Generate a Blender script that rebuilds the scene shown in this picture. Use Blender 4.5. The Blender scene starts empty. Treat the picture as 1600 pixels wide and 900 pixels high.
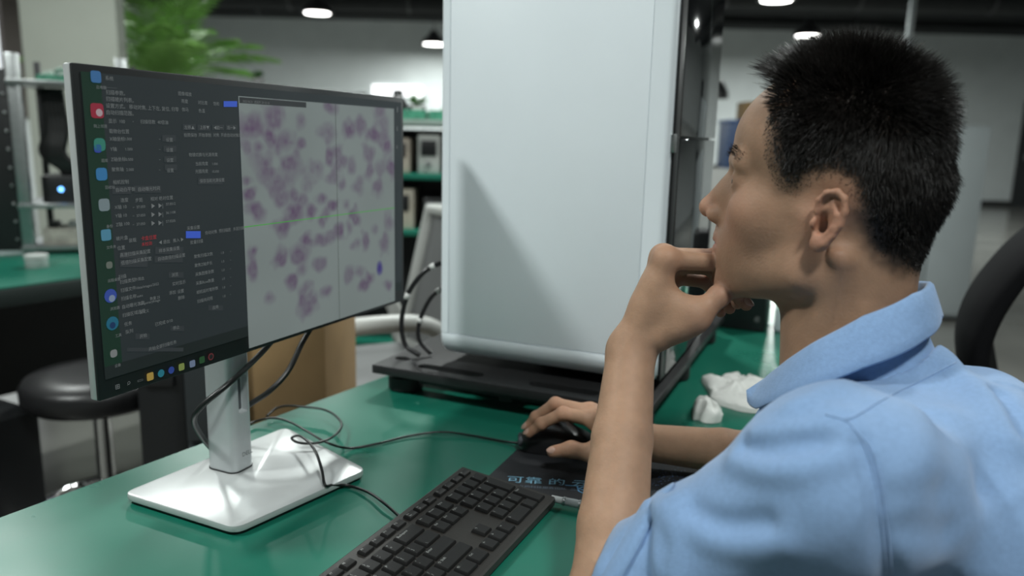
import bpy, bmesh, math, random
import numpy as np
from mathutils import Vector, Matrix, Quaternion
from mathutils.bvhtree import BVHTree

SC = bpy.context.scene
COL = SC.collection
PI = math.pi

# ---------------------------------------------------------------- camera
F_PX, PITCH, ROLL, CAM_Z = 1200.0, math.radians(11.0), math.radians(1.4), 1.175
CAM = np.array([0.0, 0.0, CAM_Z])
_fw = np.array([0, math.cos(PITCH), -math.sin(PITCH)])
_up0 = np.cross(np.array([1.0, 0, 0]), _fw)
_R = math.cos(ROLL) * np.array([1.0, 0, 0]) + math.sin(ROLL) * _up0
_U = -math.sin(ROLL) * np.array([1.0, 0, 0]) + math.cos(ROLL) * _up0
cd = bpy.data.cameras.new('camera')
cam = bpy.data.objects.new('camera', cd)
COL.objects.link(cam)
cd.sensor_width = 36.0
cd.lens = 36.0 * F_PX / 1600.0
cd.clip_start = 0.02
cd.clip_end = 60
cam.matrix_world = Matrix(((_R[0], _U[0], -_fw[0], 0), (_R[1], _U[1], -_fw[1], 0), (_R[2], _U[2], -_fw[2], CAM_Z), (0, 0, 0, 1)))
cd.dof.use_dof = True
cd.dof.focus_distance = 0.80
cd.dof.aperture_fstop = 3.4
SC.camera = cam

# ---------------------------------------------------------------- world, exposure
w = bpy.data.worlds.new('world')
SC.world = w
w.use_nodes = True
w.node_tree.nodes['Background'].inputs[0].default_value = (0.75, 0.9, 0.95, 1)
w.node_tree.nodes['Background'].inputs[1].default_value = 0.05
SC.view_settings.view_transform = 'Standard'
SC.view_settings.look = 'None'
SC.view_settings.gamma = 1.0
SC.view_settings.use_curve_mapping = False
SC.view_settings.exposure = -0.36

# round high-bay lamps: (x, y, z, watts); each gets a lamp body and its own light further down
LAMPS = [(-2.1, 0.4, 3.15, 88), (-0.05, 3.4, 3.0, 95), (0.55, -0.75, 3.15, 68), (-2.7, 3.6, 3.0, 50), (1.9, 2.3, 3.0, 62),
         (-3.1, 12.4, 3.0, 210), (-1.6, 15.2, 2.9, 95), (3.3, 10.4, 3.0, 170), (4.9, 13.6, 3.0, 190), (7.6, 8.2, 3.0, 170), (-3.4, 8.0, 3.0, 150)]

# ---------------------------------------------------------------- helpers
def ray(x, y):
    return _fw + _R * ((x - 800) / F_PX) - _U * ((y - 450) / F_PX)
def at_d(x, y, d):                      # pixel at a distance along the lens axis
    return CAM + ray(x, y) * d
def at_z(x, y, z):                      # pixel on a level plane
    r = ray(x, y)
    return CAM + r * ((z - CAM_Z) / r[2])
def at_p(x, y, P, n):                   # pixel on any plane
    r = ray(x, y); n = np.asarray(n, float)
    return CAM + r * (((np.asarray(P, float) - CAM) @ n) / (r @ n))
def to_px(P):
    v = np.asarray(P, float) - CAM
    d = v @ _fw
    return np.stack([800 + F_PX * (v @ _R) / d, 450 - F_PX * (v @ _U) / d], -1)

def smoothpath(pts, n=8, closed=False):
    P = [np.asarray(p, float) for p in pts]
    out = []
    m = len(P)
    for i in range(m if closed else m - 1):
        p1, p2 = P[i], P[(i + 1) % m]
        p0 = P[i - 1] if (i > 0 or closed) else 2 * p1 - p2
        p3 = P[(i + 2) % m] if (i + 2 < m or closed) else 2 * p2 - p1
        for k in range(n):
            t = k / n
            out.append(0.5 * (2 * p1 + (p2 - p0) * t + (2 * p0 - 5 * p1 + 4 * p2 - p3) * t * t + (3 * p1 - p0 - 3 * p2 + p3) * t ** 3))
    if not closed:
        out.append(P[-1])
    return out

class MB:
    """collects shapes into one mesh"""
    def __init__(s):
        s.v, s.f = [], []
    def add(s, vs, fs):
        o = len(s.v)
        s.v += [tuple(map(float, v)) for v in vs]
        s.f += [tuple(i + o for i in f) for f in fs]
        return s
    def box(s, c, d, bev=0.0, seg=2, M=None, rz=0):
        bm = bmesh.new()
        bmesh.ops.create_cube(bm, size=1)
        bmesh.ops.scale(bm, vec=d, verts=bm.verts)
        if bev > 0:
            bmesh.ops.bevel(bm, geom=list(bm.edges), offset=bev, segments=seg, affect='EDGES', profile=0.5)
        T = Matrix.Translation(c) @ Matrix.Rotation(rz, 4, 'Z')
        if M is not None: T = M @ T
        bm.verts.ensure_lookup_table()
        s.add([T @ v.co for v in bm.verts], [[v.index for v in f.verts] for f in bm.faces])
        bm.free()
        return s
    def tube(s, pts, r, n=8, cap=True, closed=False):
        P = [Vector(p) for p in pts]
        m = len(P)
        rs = r if hasattr(r, '__len__') else [r] * m
        t0 = (P[1] - P[0]).normalized()
        a = Vector((0, 0, 1)) if abs(t0.z) < 0.9 else Vector((1, 0, 0))
        u = t0.cross(a).normalized()
        vs = []
        for i in range(m):
            if closed: t = (P[(i + 1) % m] - P[i - 1]).normalized()
            else: t = (P[min(i + 1, m - 1)] - P[max(i - 1, 0)]).normalized()
            u = (u - t * u.dot(t)).normalized()
            w_ = t.cross(u)
            for k in range(n):
                an = 2 * PI * k / n
                vs.append(P[i] + (u * math.cos(an) + w_ * math.sin(an)) * rs[i])
        fs = []
        for i in range(m if closed else m - 1):
            j = (i + 1) % m
            for k in range(n):
                fs.append((i * n + k, i * n + (k + 1) % n, j * n + (k + 1) % n, j * n + k))
        if cap and not closed:
            fs.append(tuple(range(n))[::-1])
            fs.append(tuple(range((m - 1) * n, m * n)))
        return s.add(vs, fs)
    def cyl(s, a, b, r, n=20, r2=None):
        return s.tube([a, b], [r, r if r2 is None else r2], n)
    def lathe(s, prof, n=32, c=(0, 0, 0), M=None):
        vs, fs = [], []
        m = len(prof)
        for r, z in prof:
            for k in range(n):
                an = 2 * PI * k / n
                p = Vector((r * math.cos(an), r * math.sin(an), z)) 
                if M is not None: p = M @ p
                vs.append(p + Vector(c))
        for i in range(m - 1):
            for k in range(n):
                fs.append((i * n + k, i * n + (k + 1) % n, (i + 1) * n + (k + 1) % n, (i + 1) * n + k))
        fs.append(tuple(range(n))[::-1]); fs.append(tuple(range((m - 1) * n, m * n)))
        return s.add(vs, fs)
    def prism(s, poly, z0, z1, M=None):
        n = len(poly)
        vs = [Vector((p[0], p[1], z0)) for p in poly] + [Vector((p[0], p[1], z1)) for p in poly]
        if M is not None: vs = [M @ v for v in vs]
        fs = [tuple(range(n))[::-1], tuple(range(n, 2 * n))] + [(i, (i + 1) % n, n + (i + 1) % n, n + i) for i in range(n)]
        return s.add(vs, fs)
    def grid(s, rows):
        m, n = len(rows), len(rows[0])
        return s.add([p for r in rows for p in r], [(i * n + j, i * n + j + 1, (i + 1) * n + j + 1, (i + 1) * n + j) for i in range(m - 1) for j in range(n - 1)])
    def mesh(s, name='mesh'):
        me = bpy.data.meshes.new(name)
        me.from_pydata(s.v, [], s.f)
        me.update()
        return me
    def build(s, name, m, parent=None, smooth=None, M=None, label=None):
        return link(name, s.mesh(name), m, parent, smooth, M, label)

def link(name, me, m, parent=None, smooth=None, M=None, label=None):
    o = bpy.data.objects.new(name, me)
    COL.objects.link(o)
    if m is not None and not me.materials:
        me.materials.append(m)
    if M is not None: o.matrix_world = M
    if parent is not None:
        o.parent = parent
        if M is None: o.matrix_parent_inverse = wm(parent).inverted()
    if smooth is not None:
        shade(me, smooth)
    if label: o['label'] = label
    return o
def wm(o):
    m = o.matrix_basis.copy() if o.parent is None else (wm(o.parent) @ o.matrix_parent_inverse @ o.matrix_basis)
    return m
def shade(me, ang):
    """smooth faces, sharp edges above ang degrees"""
    me.polygons.foreach_set('use_smooth', [True] * len(me.polygons))
    if ang < 179:
        bm = bmesh.new(); bm.from_mesh(me)
        bmesh.ops.recalc_face_normals(bm, faces=bm.faces)
        a = math.radians(ang)
        for e in bm.edges:
            e.smooth = not (len(e.link_faces) == 2 and e.calc_face_angle(0) > a)
        bm.to_mesh(me); bm.free()
def thing(name, label, cat, loc=(0, 0, 0), group=None):
    o = bpy.data.objects.new(name, None)
    COL.objects.link(o)
    o.empty_display_size = 0.05
    o.location = loc
    return tag(o, label, cat, group)
def tag(o, label, cat, group=None):
    o['label'] = label; o['category'] = cat
    if group: o['group'] = group
    return o
def struct(o):
    o['kind'] = 'structure'
    return o
def copy_tree(o, parent=None):
    c = o.copy(); COL.objects.link(c)
    if parent is not None: c.parent = parent
    for ch in list(o.children): copy_tree(ch, c)
    return c
def frame(o, ex, ey, ez=(0, 0, 1)):
    return Matrix(((ex[0], ey[0], ez[0], o[0]), (ex[1], ey[1], ez[1], o[1]), (ex[2], ey[2], ez[2], o[2]), (0, 0, 0, 1)))
def carve(o, cutters):
    """cut the cutters' meshes out of o"""
    bpy.context.view_layer.update()
    for c in cutters:
        md = o.modifiers.new('b', 'BOOLEAN'); md.object = c; md.operation = 'DIFFERENCE'; md.solver = 'EXACT'
    dg = bpy.context.evaluated_depsgraph_get()
    me = bpy.data.meshes.new_from_object(o.evaluated_get(dg))
    o.modifiers.clear(); o.data = me
    for c in cutters: bpy.data.objects.remove(c)
    return o

# ---------------------------------------------------------------- materials
_M = {}
def mat(name, col, rough=0.5, metal=0.0, var=0.0, vscale=20.0, bump=0.0, bscale=80.0, coat=0.0, spec=0.5, sss=0.0, sheen=0.0, emit=None, estr=0.0, trans=0.0, alpha=1.0, col2=None, stretch=None, rvar=0.0):
    if name in _M: return _M[name]
    m = bpy.data.materials.new(name); m.use_nodes = True
    nt = m.node_tree; b = nt.nodes['Principled BSDF']; L = nt.links.new
    c = tuple(col) + (1,)
    b.inputs['Base Color'].default_value = c
    b.inputs['Roughness'].default_value = rough
    b.inputs['Metallic'].default_value = metal
    b.inputs['Coat Weight'].default_value = coat
    b.inputs['Coat Roughness'].default_value = 0.05
    b.inputs['Specular IOR Level'].default_value = spec
    b.inputs['Transmission Weight'].default_value = trans
    b.inputs['Alpha'].default_value = alpha
    if sss:
        b.inputs['Subsurface Weight'].default_value = sss
        b.inputs['Subsurface Radius'].default_value = (1.0, 0.35, 0.2)
        b.inputs['Subsurface Scale'].default_value = 0.006
    if sheen:
        b.inputs['Sheen Weight'].default_value = sheen
    if emit is not None:
        b.inputs['Emission Color'].default_value = tuple(emit) + (1,)
        b.inputs['Emission Strength'].default_value = estr
    tc = nt.nodes.new('ShaderNodeTexCoord'); mp = nt.nodes.new('ShaderNodeMapping')
    L(tc.outputs['Object'], mp.inputs['Vector'])
    if stretch: mp.inputs['Scale'].default_value = stretch
    if var > 0 or col2 is not None:
        n = nt.nodes.new('ShaderNodeTexNoise'); n.inputs['Scale'].default_value = vscale; n.inputs['Detail'].default_value = 5
        L(mp.outputs[0], n.inputs['Vector'])
        r = nt.nodes.new('ShaderNodeMix'); r.data_type = 'RGBA'
        a = tuple(x * (1 - var) for x in col) + (1,)
        d = tuple(min(1, x * (1 + var)) for x in (col2 or col)) + (1,)
        r.inputs[6].default_value = a; r.inputs[7].default_value = d
        cr = nt.nodes.new('ShaderNodeMapRange'); cr.inputs[1].default_value = 0.3; cr.inputs[2].default_value = 0.7
        L(n.outputs[0], cr.inputs[0]); L(cr.outputs[0], r.inputs[0]); L(r.outputs[2], b.inputs['Base Color'])
        if rvar:
            rr = nt.nodes.new('ShaderNodeMapRange'); rr.inputs[1].default_value = 0.3; rr.inputs[2].default_value = 0.7
            rr.inputs[3].default_value = rough - rvar; rr.inputs[4].default_value = rough + rvar
            L(n.outputs[0], rr.inputs[0]); L(rr.outputs[0], b.inputs['Roughness'])
    if bump > 0:
        n2 = nt.nodes.new('ShaderNodeTexNoise'); n2.inputs['Scale'].default_value = bscale; n2.inputs['Detail'].default_value = 3
        L(mp.outputs[0], n2.inputs['Vector'])
        bp = nt.nodes.new('ShaderNodeBump'); bp.inputs['Strength'].default_value = bump; bp.inputs['Distance'].default_value = 0.002
        L(n2.outputs[0], bp.inputs['Height']); L(bp.outputs[0], b.inputs['Normal'])
    _M[name] = m
    return m
def glow(name, col, s=1.0):
    if name in _M: return _M[name]
    m = bpy.data.materials.new(name); m.use_nodes = True
    nt = m.node_tree; b = nt.nodes['Principled BSDF']
    b.inputs['Base Color'].default_value = (0.02, 0.02, 0.02, 1)
    b.inputs['Roughness'].default_value = 0.35
    b.inputs['Specular IOR Level'].default_value = 0.25
    b.inputs['Emission Color'].default_value = tuple(col) + (1,)
    b.inputs['Emission Strength'].default_value = s
    _M[name] = m
    return m
def srgb(r, g, b):
    return tuple((c / 255 / 12.92) if c <= 10 else ((c / 255 + 0.055) / 1.055) ** 2.4 for c in (r, g, b))

_FONT = None
def text_mesh(strings):
    """[(text, x, y, height)] -> verts, faces, flat in XY"""
    vs, fs = [], []
    for t, x, y, h in strings:
        cu = bpy.data.curves.new('t', 'FONT'); cu.body = t; cu.size = h; cu.resolution_u = 2
        o = bpy.data.objects.new('t', cu)
        COL.objects.link(o)
        dg = bpy.context.evaluated_depsgraph_get()
        me = o.evaluated_get(dg).to_mesh()
        off = len(vs)
        vs += [(v.co.x + x, v.co.y + y, 0.0) for v in me.vertices]
        fs += [tuple(i + off for i in p.vertices) for p in me.polygons]
        o.evaluated_get(dg).to_mesh_clear()
        bpy.data.objects.remove(o); bpy.data.curves.remove(cu)
    return vs, fs

# ================================================================ the room
M_wall = mat('wall paint', (0.62, 0.66, 0.66), 0.75, var=0.04, vscale=3)
M_floor = mat('epoxy floor', (0.20, 0.20, 0.185), 0.16, var=0.12, vscale=1.2, rvar=0.05)
M_ceil = mat('dark ceiling', (0.012, 0.014, 0.015), 0.8, var=0.2, vscale=4)
M_black = mat('black plastic', (0.010, 0.011, 0.012), 0.4, bump=0.05, bscale=300)
M_chrome = mat('chrome', (0.7, 0.7, 0.7), 0.12, 1.0)
M_alu = mat('brushed aluminium', (0.42, 0.44, 0.44), 0.35, 1.0, var=0.08, vscale=60)
X0, X1, Y0, Y1, ZC = -7.0, 12.0, -4.5, 16.6, 3.5
struct(MB().box(((X0 + X1) / 2, (Y0 + Y1) / 2, -0.05), (X1 - X0, Y1 - Y0, 0.1)).build('floor', M_floor))
struct(MB().box(((X0 + X1) / 2, (Y0 + Y1) / 2, ZC + 0.05), (X1 - X0, Y1 - Y0, 0.1)).build('ceiling', M_ceil))
struct(MB().box(((X0 + X1) / 2, Y1 + 0.1, ZC / 2), (X1 - X0, 0.2, ZC)).build('wall_back', M_wall))
struct(MB().box((X0 - 0.1, (Y0 + Y1) / 2, ZC / 2), (0.2, Y1 - Y0, ZC)).build('wall_left', M_wall))
struct(MB().box((X1 + 0.1, (Y0 + Y1) / 2, ZC / 2), (0.2, Y1 - Y0, ZC)).build('wall_right', M_wall))
struct(MB().box(((X0 + X1) / 2, Y0 - 0.1, ZC / 2), (X1 - X0, 0.2, ZC)).build('wall_front', M_wall))
M_base = mat('black skirting', (0.02, 0.02, 0.02), 0.5)
struct(MB().box(((X0 + X1) / 2, Y1 - 0.012, 0.06), (X1 - X0, 0.024, 0.12)).build('baseboard_back', M_base))

# round lamps
M_diff = glow('lamp diffuser', (1.0, 0.99, 0.95), 14)
M_shell = mat('lamp shell', (0.05, 0.05, 0.055), 0.5)
LAMP_SAY = ['round high-bay ceiling lamp left of the desk, out over the stool aisle', 'round ceiling lamp hanging beyond the white analyser', 'round ceiling lamp overhead, just behind the seated man',
            'round ceiling lamp above the rack bench', 'round ceiling lamp above the pale steel cabinet', 'round bright ceiling lamp above the screen, left of centre',
            'round bright ceiling lamp half hidden by the analyser front edge', 'round bright ceiling lamp cut by the top edge above the forehead',
            'round bright ceiling lamp just above the hair tuft', 'round ceiling lamp far right beyond the cabinet', 'round ceiling lamp above the palm']
for (x, y, z, wt), say in zip(LAMPS, LAMP_SAY):
    t = thing('ceiling_lamp', say, 'lamp', (x, y, z), 'round high-bay lamps')
    MB().lathe([(0.19, 0.0), (0.235, -0.005), (0.24, 0.02), (0.20, 0.09), (0.10, 0.16), (0.07, 0.24), (0.02, 0.25)], 32, (x, y, z)).build('lamp_shade', M_shell, t, 40)
    MB().lathe([(0.02, -0.004), (0.19, -0.004), (0.19, 0.002)], 32, (x, y, z)).build('diffuser', M_diff, t, 40)
    MB().cyl((x, y, z + 0.24), (x, y, ZC), 0.008, 8).build('hanging_rod', M_shell, t, 40)
    ld = bpy.data.lights.new('lamp_light', 'AREA'); ld.shape = 'DISK'; ld.size = 0.36; ld.energy = wt; ld.color = (0.94, 1.0, 0.97)
    lo = bpy.data.objects.new('lamp_light', ld); COL.objects.link(lo); lo.location = (x, y, z - 0.012)
    lo.parent = t; lo.matrix_parent_inverse = wm(t).inverted()

# ================================================================ desk with green top
TZ = 0.75
T0 = np.array([-0.56, 0.783, 0.0]); ta = math.radians(58.2)
Tt = np.array([math.cos(ta), math.sin(ta), 0]); Tn = np.array([math.sin(ta), -math.cos(ta), 0])
M_green = mat('green rubber mat', srgb(22, 100, 82), 0.30, var=0.10, vscale=6, bump=0.02, bscale=40, rvar=0.05)
M_edge = mat('dark table edge', (0.012, 0.02, 0.018), 0.5)
M_steel = mat('black steel frame', (0.015, 0.016, 0.017), 0.45, 0.3)
TM = frame((T0[0], T0[1], 0), Tt, -Tn)          # local x along the desk, y towards the back edge (0 at the back edge, -0.72 at the sitter)
desk = thing('workbench', 'long workbench with green top under the monitor and keyboard', 'table', (T0[0], T0[1], 0))
MB().box((0.70, -0.36, TZ - 0.0015), (2.3, 0.72, 0.003), M=TM).build('green_mat', M_green, desk)
MB().box((0.70, -0.36, TZ - 0.018), (2.302, 0.722, 0.030), 0.003, M=TM).build('tabletop', M_edge, desk, 30)
for x in (-0.38, 1.78):
    for y in (-0.06, -0.66):
        MB().box((x, y, 0.36), (0.05, 0.05, 0.72), 0.004, M=TM).build('leg', M_steel, desk, 30)
for y in (-0.06, -0.66):
    MB().box((0.70, y, 0.69), (2.11, 0.03, 0.05), 0.003, M=TM).build('rail', M_steel, desk, 30)

# ================================================================ monitor
mu = math.radians(65.9)
Eu = np.array([math.cos(mu), math.sin(mu), 0]); En = np.array([math.sin(mu), -math.cos(mu), 0])
MO = np.array([-0.391, 0.697, CAM_Z - 0.256]); MW, MH = 0.540, 0.3125
MM = frame(MO, Eu, (0, 0, 1), En)               # local x along the width, y up, z out of the screen
M_bez = mat('black bezel', (0.012, 0.014, 0.015), 0.42)
M_silver = mat('silver plastic', (0.55, 0.57, 0.57), 0.32, 0.25, var=0.03, vscale=40)
M_white_al = mat('pale satin metal', (0.62, 0.64, 0.64), 0.30, 0.35, var=0.04, vscale=30)
mon = thing('monitor', 'desktop computer monitor on a silver stand showing purple stained cells', 'monitor', tuple(at_z(360, 735, TZ)))
MB().box((MW / 2, MH / 2, -0.002), (MW, MH, 0.004), 0.0015, M=MM).build('bezel', M_bez, mon, 30)
bk = MB().box((MW / 2, MH / 2, -0.0085), (MW, MH, 0.009), 0.002, M=MM)
bk.box((MW / 2, MH / 2 - 0.02, -0.027), (0.30, 0.20, 0.032), 0.012, 3, M=MM)
bk.build('back_shell', M_silver, mon, 30)
def uv(x, y):
    p = at_p(x, y, MO, En) - MO
    return (float(p @ Eu), float(p[2]))
def scr(poly, z, m, name, parent):
    b = MB(); vs = [MM @ Vector((u, v, z)) for u, v in poly]
    b.add(vs, [tuple(range(len(vs)))])
    return b.build(name, m, parent)
SU0, SV0, SU1, SV1 = 0.0075, 0.020, 0.5325, 0.3055
def rectpx(x0, y0, x1, y1):
    return [uv(x0, y0), uv(x1, y0), uv(x1, y1), uv(x0, y1)]
def rect(u0, v0, u1, v1):
    return [(u0, v0), (u1, v0), (u1, v1), (u0, v1)]
screen = scr(rect(SU0, SV0, SU1, SV1), 0.0008, glow('screen dark', srgb(36, 44, 47), 0.9), 'screen', mon)
pa, pb = uv(160, 590), uv(190, 610)
iu = uv(172, 330)[0]
scr(rect(SU0, SV0 + 0.012, uv(163, 330)[0] + 0.006, SV1), 0.0010, glow('screen wallpaper', srgb(8, 44, 30), 0.9), 'wallpaper_strip', screen)
scr(rect(SU0, SV0, SU1, SV0 + 0.0125), 0.0011, glow('screen taskbar', srgb(20, 30, 30), 0.9), 'taskbar', screen)
# microscope picture: soft purple cells on grey, one vertex colour per point
ul, vt = uv(371, 150); ur, vb = uv(616, 470)
cells = [(395,195,24,40),(430,185,26,45),(445,220,20,45),(405,250,26,40),(455,260,26,50),(430,290,22,35),(415,270,20,30),(510,205,17,30),(515,170,14,20),(535,250,10,22),(545,200,14,26),(560,195,14,24),(575,240,13,26),
         (400,330,20,24),(390,300,15,20),(440,310,18,26),(460,330,22,30),(440,355,18,26),(480,285,18,26),(500,310,14,20),(485,330,15,22),(520,320,12,18),(540,320,11,18),(560,290,12,28),(575,270,12,25),(590,295,12,30),(600,215,11,30),
         (610,260,9,30),(590,175,12,25),(420,465,14,20),(395,420,12,28),(435,400,14,26),(480,375,16,20),(500,375,20,18),(515,370,14,18),(530,360,12,22),(545,355,9,26),(570,375,11,24),(600,380,10,28),(607,345,10,25),(465,400,16,34),(455,440,13,26),
         (475,455,17,28),(480,480,18,30),(470,420,14,24),(545,430,11,20),(560,425,11,16),(575,435,10,18),(605,445,9,16),(500,345,10,18),(395,390,10,16),(585,360,9,16),(420,215,18,26),(470,190,15,24),(385,285,9,16),(385,230,12,24)]
cr_ = random.Random(17)
cells += [(cr_.uniform(378, 612), cr_.uniform(165, 470), cr_.uniform(9, 16), cr_.uniform(16, 28)) for _ in range(34)]
cuv = []
for x, y, rx, ry in cells:
    u, v = uv(x, y); u2, v2 = uv(x + rx * 0.6, y); u3, v3 = uv(x, y + ry * 0.42)
    cuv.append((u, v, abs(u2 - u) * 1.35, abs(v3 - v) * 1.45))
NX, NY = 230, 250
gu = np.linspace(ul, ur, NX); gv = np.linspace(vb, vt, NY)
U, V = np.meshgrid(gu, gv)
rng = np.random.default_rng(4)
def vnoise(sc, seed):
    r = np.random.default_rng(seed); g = r.random((40, 40))
    a = (U - ul) / sc; b = (V - vb) / sc
    i = np.floor(a).astype(int) % 39; j = np.floor(b).astype(int) % 39
    fa = a - np.floor(a); fb = b - np.floor(b); fa = fa * fa * (3 - 2 * fa); fb = fb * fb * (3 - 2 * fb)
    return (g[j, i] * (1 - fa) + g[j, i + 1] * fa) * (1 - fb) + (g[j + 1, i] * (1 - fa) + g[j + 1, i + 1] * fa) * fb
n1 = vnoise(0.012, 1); n2 = vnoise(0.005, 2); n3 = vnoise(0.05, 3)
den = np.zeros_like(U)
for u, v, a, b in cuv:
    d = np.sqrt(((U - u) / a) ** 2 + ((V - v) / b) ** 2) + (n1 - 0.5) * 0.9
    den = np.maximum(den, np.clip((1.2 - d) / 0.95, 0, 1) * (0.55 + 0.45 * rng.random()) * (0.86 + 0.14 * np.clip(d / 0.7, 0, 1)))
den = den * (0.75 + 0.4 * n2)
ua, va = uv(592, 419)
dk = np.clip(1.35 - np.sqrt(((U - ua) / 0.0075) ** 2 + ((V - va) / 0.010) ** 2) * (0.9 + 0.25 * n2), 0, 1) ** 0.6
bg = np.array(srgb(134, 145, 143)); pu = np.array(srgb(98, 76, 106)); bl = np.array(srgb(62, 48, 128))
colr = bg * (0.93 + 0.1 * n3[..., None]) * (1 - den[..., None]) + pu * den[..., None]
colr = colr * (1 - dk[..., None]) + bl * dk[..., None]
b = MB(); b.grid([[MM @ Vector((gu[i], gv[j], 0.0012)) for i in range(NX)] for j in range(NY)])
me = b.mesh('microscope_picture')
ca = me.color_attributes.new('picture', 'FLOAT_COLOR', 'POINT')
ca.data.foreach_set('color', np.concatenate([colr.reshape(-1, 3), np.ones((NX * NY, 1))], 1).astype(np.float32).ravel())
m = glow('screen picture', (1, 1, 1), 0.80)
at_ = m.node_tree.nodes.new('ShaderNodeVertexColor'); at_.layer_name = 'picture'
m.node_tree.links.new(at_.outputs[0], m.node_tree.nodes['Principled BSDF'].inputs['Emission Color'])
link('microscope_picture', me, m, screen)
G_lite = glow('screen text', srgb(168, 174, 172), 0.8); G_dim = glow('screen dim text', srgb(118, 124, 124), 0.8); G_blue = glow('screen blue', srgb(58, 92, 200), 0.9)
G_grey = glow('screen field', srgb(48, 54, 57), 0.9); G_red = glow('screen red', srgb(170, 40, 50), 0.8); G_grn = glow('screen green', srgb(70, 170, 60), 0.9)
# cross hair
cu, cv = uv(526, 336)
scr(rect(cu - 0.0004, vb, cu + 0.0004, vt), 0.0015, glow('screen line', srgb(40, 50, 40), 0.9), 'cross_line', screen)
scr(rect(ul, cv - 0.0005, ur, cv + 0.0005), 0.0016, G_grn, 'cross_line', screen)
scr(rect(ul + .001, vt - 0.0075, ul + 0.115, vt - 0.001), 0.0016, glow('screen caption', srgb(44, 48, 50), 0.9), 'caption_bar', screen)
TX = []          # (text, px, py, height)
def tx(t, x, y, h=0.0058):
    h *= 0.76; u, v = uv(x, y); TX.append((t, u, v - h * 0.35, h))
S = lambda s: s
tx('系统', 162, 122)
tx('________', 162, 134, 0.004)
for i, t in enumerate(['扫描参数。', '扫描玻片列表。', '设置方式。 移动对焦, 上下左, 复位, 归零', '自动扫描范围。']): tx(t, 163, 144 + i * 10.5, 0.0062)
tx('显示  100', 167, 189); tx('▾', 205, 190, .004); tx('扫描倍数  40倍油', 217, 190); tx('载物台位置', 168, 205)
for i, (a, c) in enumerate([('X轴坐标', '1.000'), ('Y轴', '1.000'), ('Z轴坐标', '0.500'), ('聚焦轴', '2.000')]):
    y = 217 + i * 16; tx(a, 169 + i, y); tx(c, 192 + i, y, .005); tx('−', 246, y + 0.5, .005); tx('设置', 257 + i * .5, y + 1.5)
tx('相机控制', 174, 285); tx('自动白平衡', 178, 297); tx('自动曝光时间', 213, 296)
tx('速度', 186, 313); tx('步距', 209, 313); tx('相对 绝对位置', 233, 311)
for i in range(3):
    y = 324 + i * 13.5; tx(['X轴 10', 'Y轴 10', 'Z轴 100'][i], 177 + i, y); tx('−  37.050', 205, y, .005); tx('▶', 234, y - 2, .007); tx('▶|', 245, y - 2.5, .007); tx(['37.0012', '36.1108', '57.0205'][i], 257, y - 5, .005)
tx('玻片盒', 179, 373); tx('装载', 199, 376); tx('◀ 退出', 246, 379); tx('推入 ▶', 268, 376); tx('位置', 181, 388)
for (x, y, t) in [(185, 399, '高速扫描采集配置'), (246, 392, '样本采集设置'), (187, 411, '低倍扫描采集配置'), (244, 405, '自动高倍扫描设置')]: tx(t, x, y)
tx('扫描', 183, 433)
for i, (a, c) in enumerate([('扫描类型', '外周血'), ('扫描文件', '/data/images/2022'), ('扫描名称', 'auto'), ('自动曝光次数', 'TemporaryImage'), ('扫描区域选择', '自定义')]):
    tx(a, 185 + i, 441 + i * 13.0); tx(c, 208 + i * 2, 437 + i * 12.8, .005)
tx('浏览', 266, 430); tx('实时显示', 267, 444); tx('添加', 262, 458); tx('设置', 275, 456); tx('删除', 276, 466); tx('数量 25', 232, 467, .005)
tx('任务', 192, 507); tx('队列', 194, 519); tx('已完成 0/10', 240, 507); tx('开始', 216, 526); tx('停止', 268, 513); tx('开始全部扫描任务', 230, 546)
tx('图像缩放', 276, 146); tx('亮度', 281, 158); tx('对比度', 307, 160); tx('饱和', 331, 162); tx('伽马', 282, 171); tx('色温', 308, 173)
for t, x in (('左移▲', 286), ('上移▼', 310), ('◀前一', 332), ('后一▶', 353)): tx(t, x, 199 if x < 330 else 199.5)
for t, x in (('拍照保存', 285), ('开始录制', 308), ('对焦', 331), ('开启自动对焦功能', 343)): tx(t, x, 211)
tx('物镜切换与光源亮度', 293, 242); tx('当前亮度', 303, 256); tx('1.000', 329, 256, .005); tx('光圈亮度', 303, 268); tx('10.000', 329, 268, .005); tx('保存当前光源设置', 310, 283)
tx('采集设置', 290, 357); tx('自动对焦', 318, 364); tx('预扫描图', 340, 361); tx('多层扫描', 362, 358); tx('批量扫描', 295, 379)
for i, t in enumerate(['聚焦扫描次数', '聚焦Z轴步长', '采集图像张数', '采集Row数量', '相机延时毫秒数', '扫描块间隔']):
    tx(t, 301 + i, 401 + i * 14.0); tx('1.0', 343 + i * .5, 395 + i * 13.6, .005); tx('−', 357, 393 + i * 13.4, .005)
tx('应用', 330, 481); tx('2022.06.21  血涂片 20 10 15', 377, 158, .0048)
for i, t in enumerate(['此电脑', '网上邻居', '图库', '回收站', '备份', '文件夹', '远程桌面', '浏览器', '工具', '设备']):
    x, y = [(148, 136), (144, 192), (156, 246), (162, 288), (164, 349), (164, 382), (166, 434), (170, 478), (178, 520), (177, 567)][i]; tx(t, x, y + (5 if i else 0), .0046)
tx('⊞', 178, 605, .009); tx('⌕', 196, 599, .009); tx('▭', 213, 594, .008)
def put_text(items, m, name, z):
    vs, fs = text_mesh(items); b = MB(); b.add([MM @ Vector((x, y, z)) for x, y, _ in vs], fs)
    o = b.build(name, m, screen); o['kind'] = 'stuff'
    return o
put_text(TX, G_dim, 'screen_text', 0.0019)
TX = []
tx('▮', 617, 170, .01); tx('▮', 617, 200, .008); tx('▮', 617, 229, .007); tx('12:00', 605, 467, .004)
put_text(TX, G_dim, 'tray_text', 0.0019)
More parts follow.
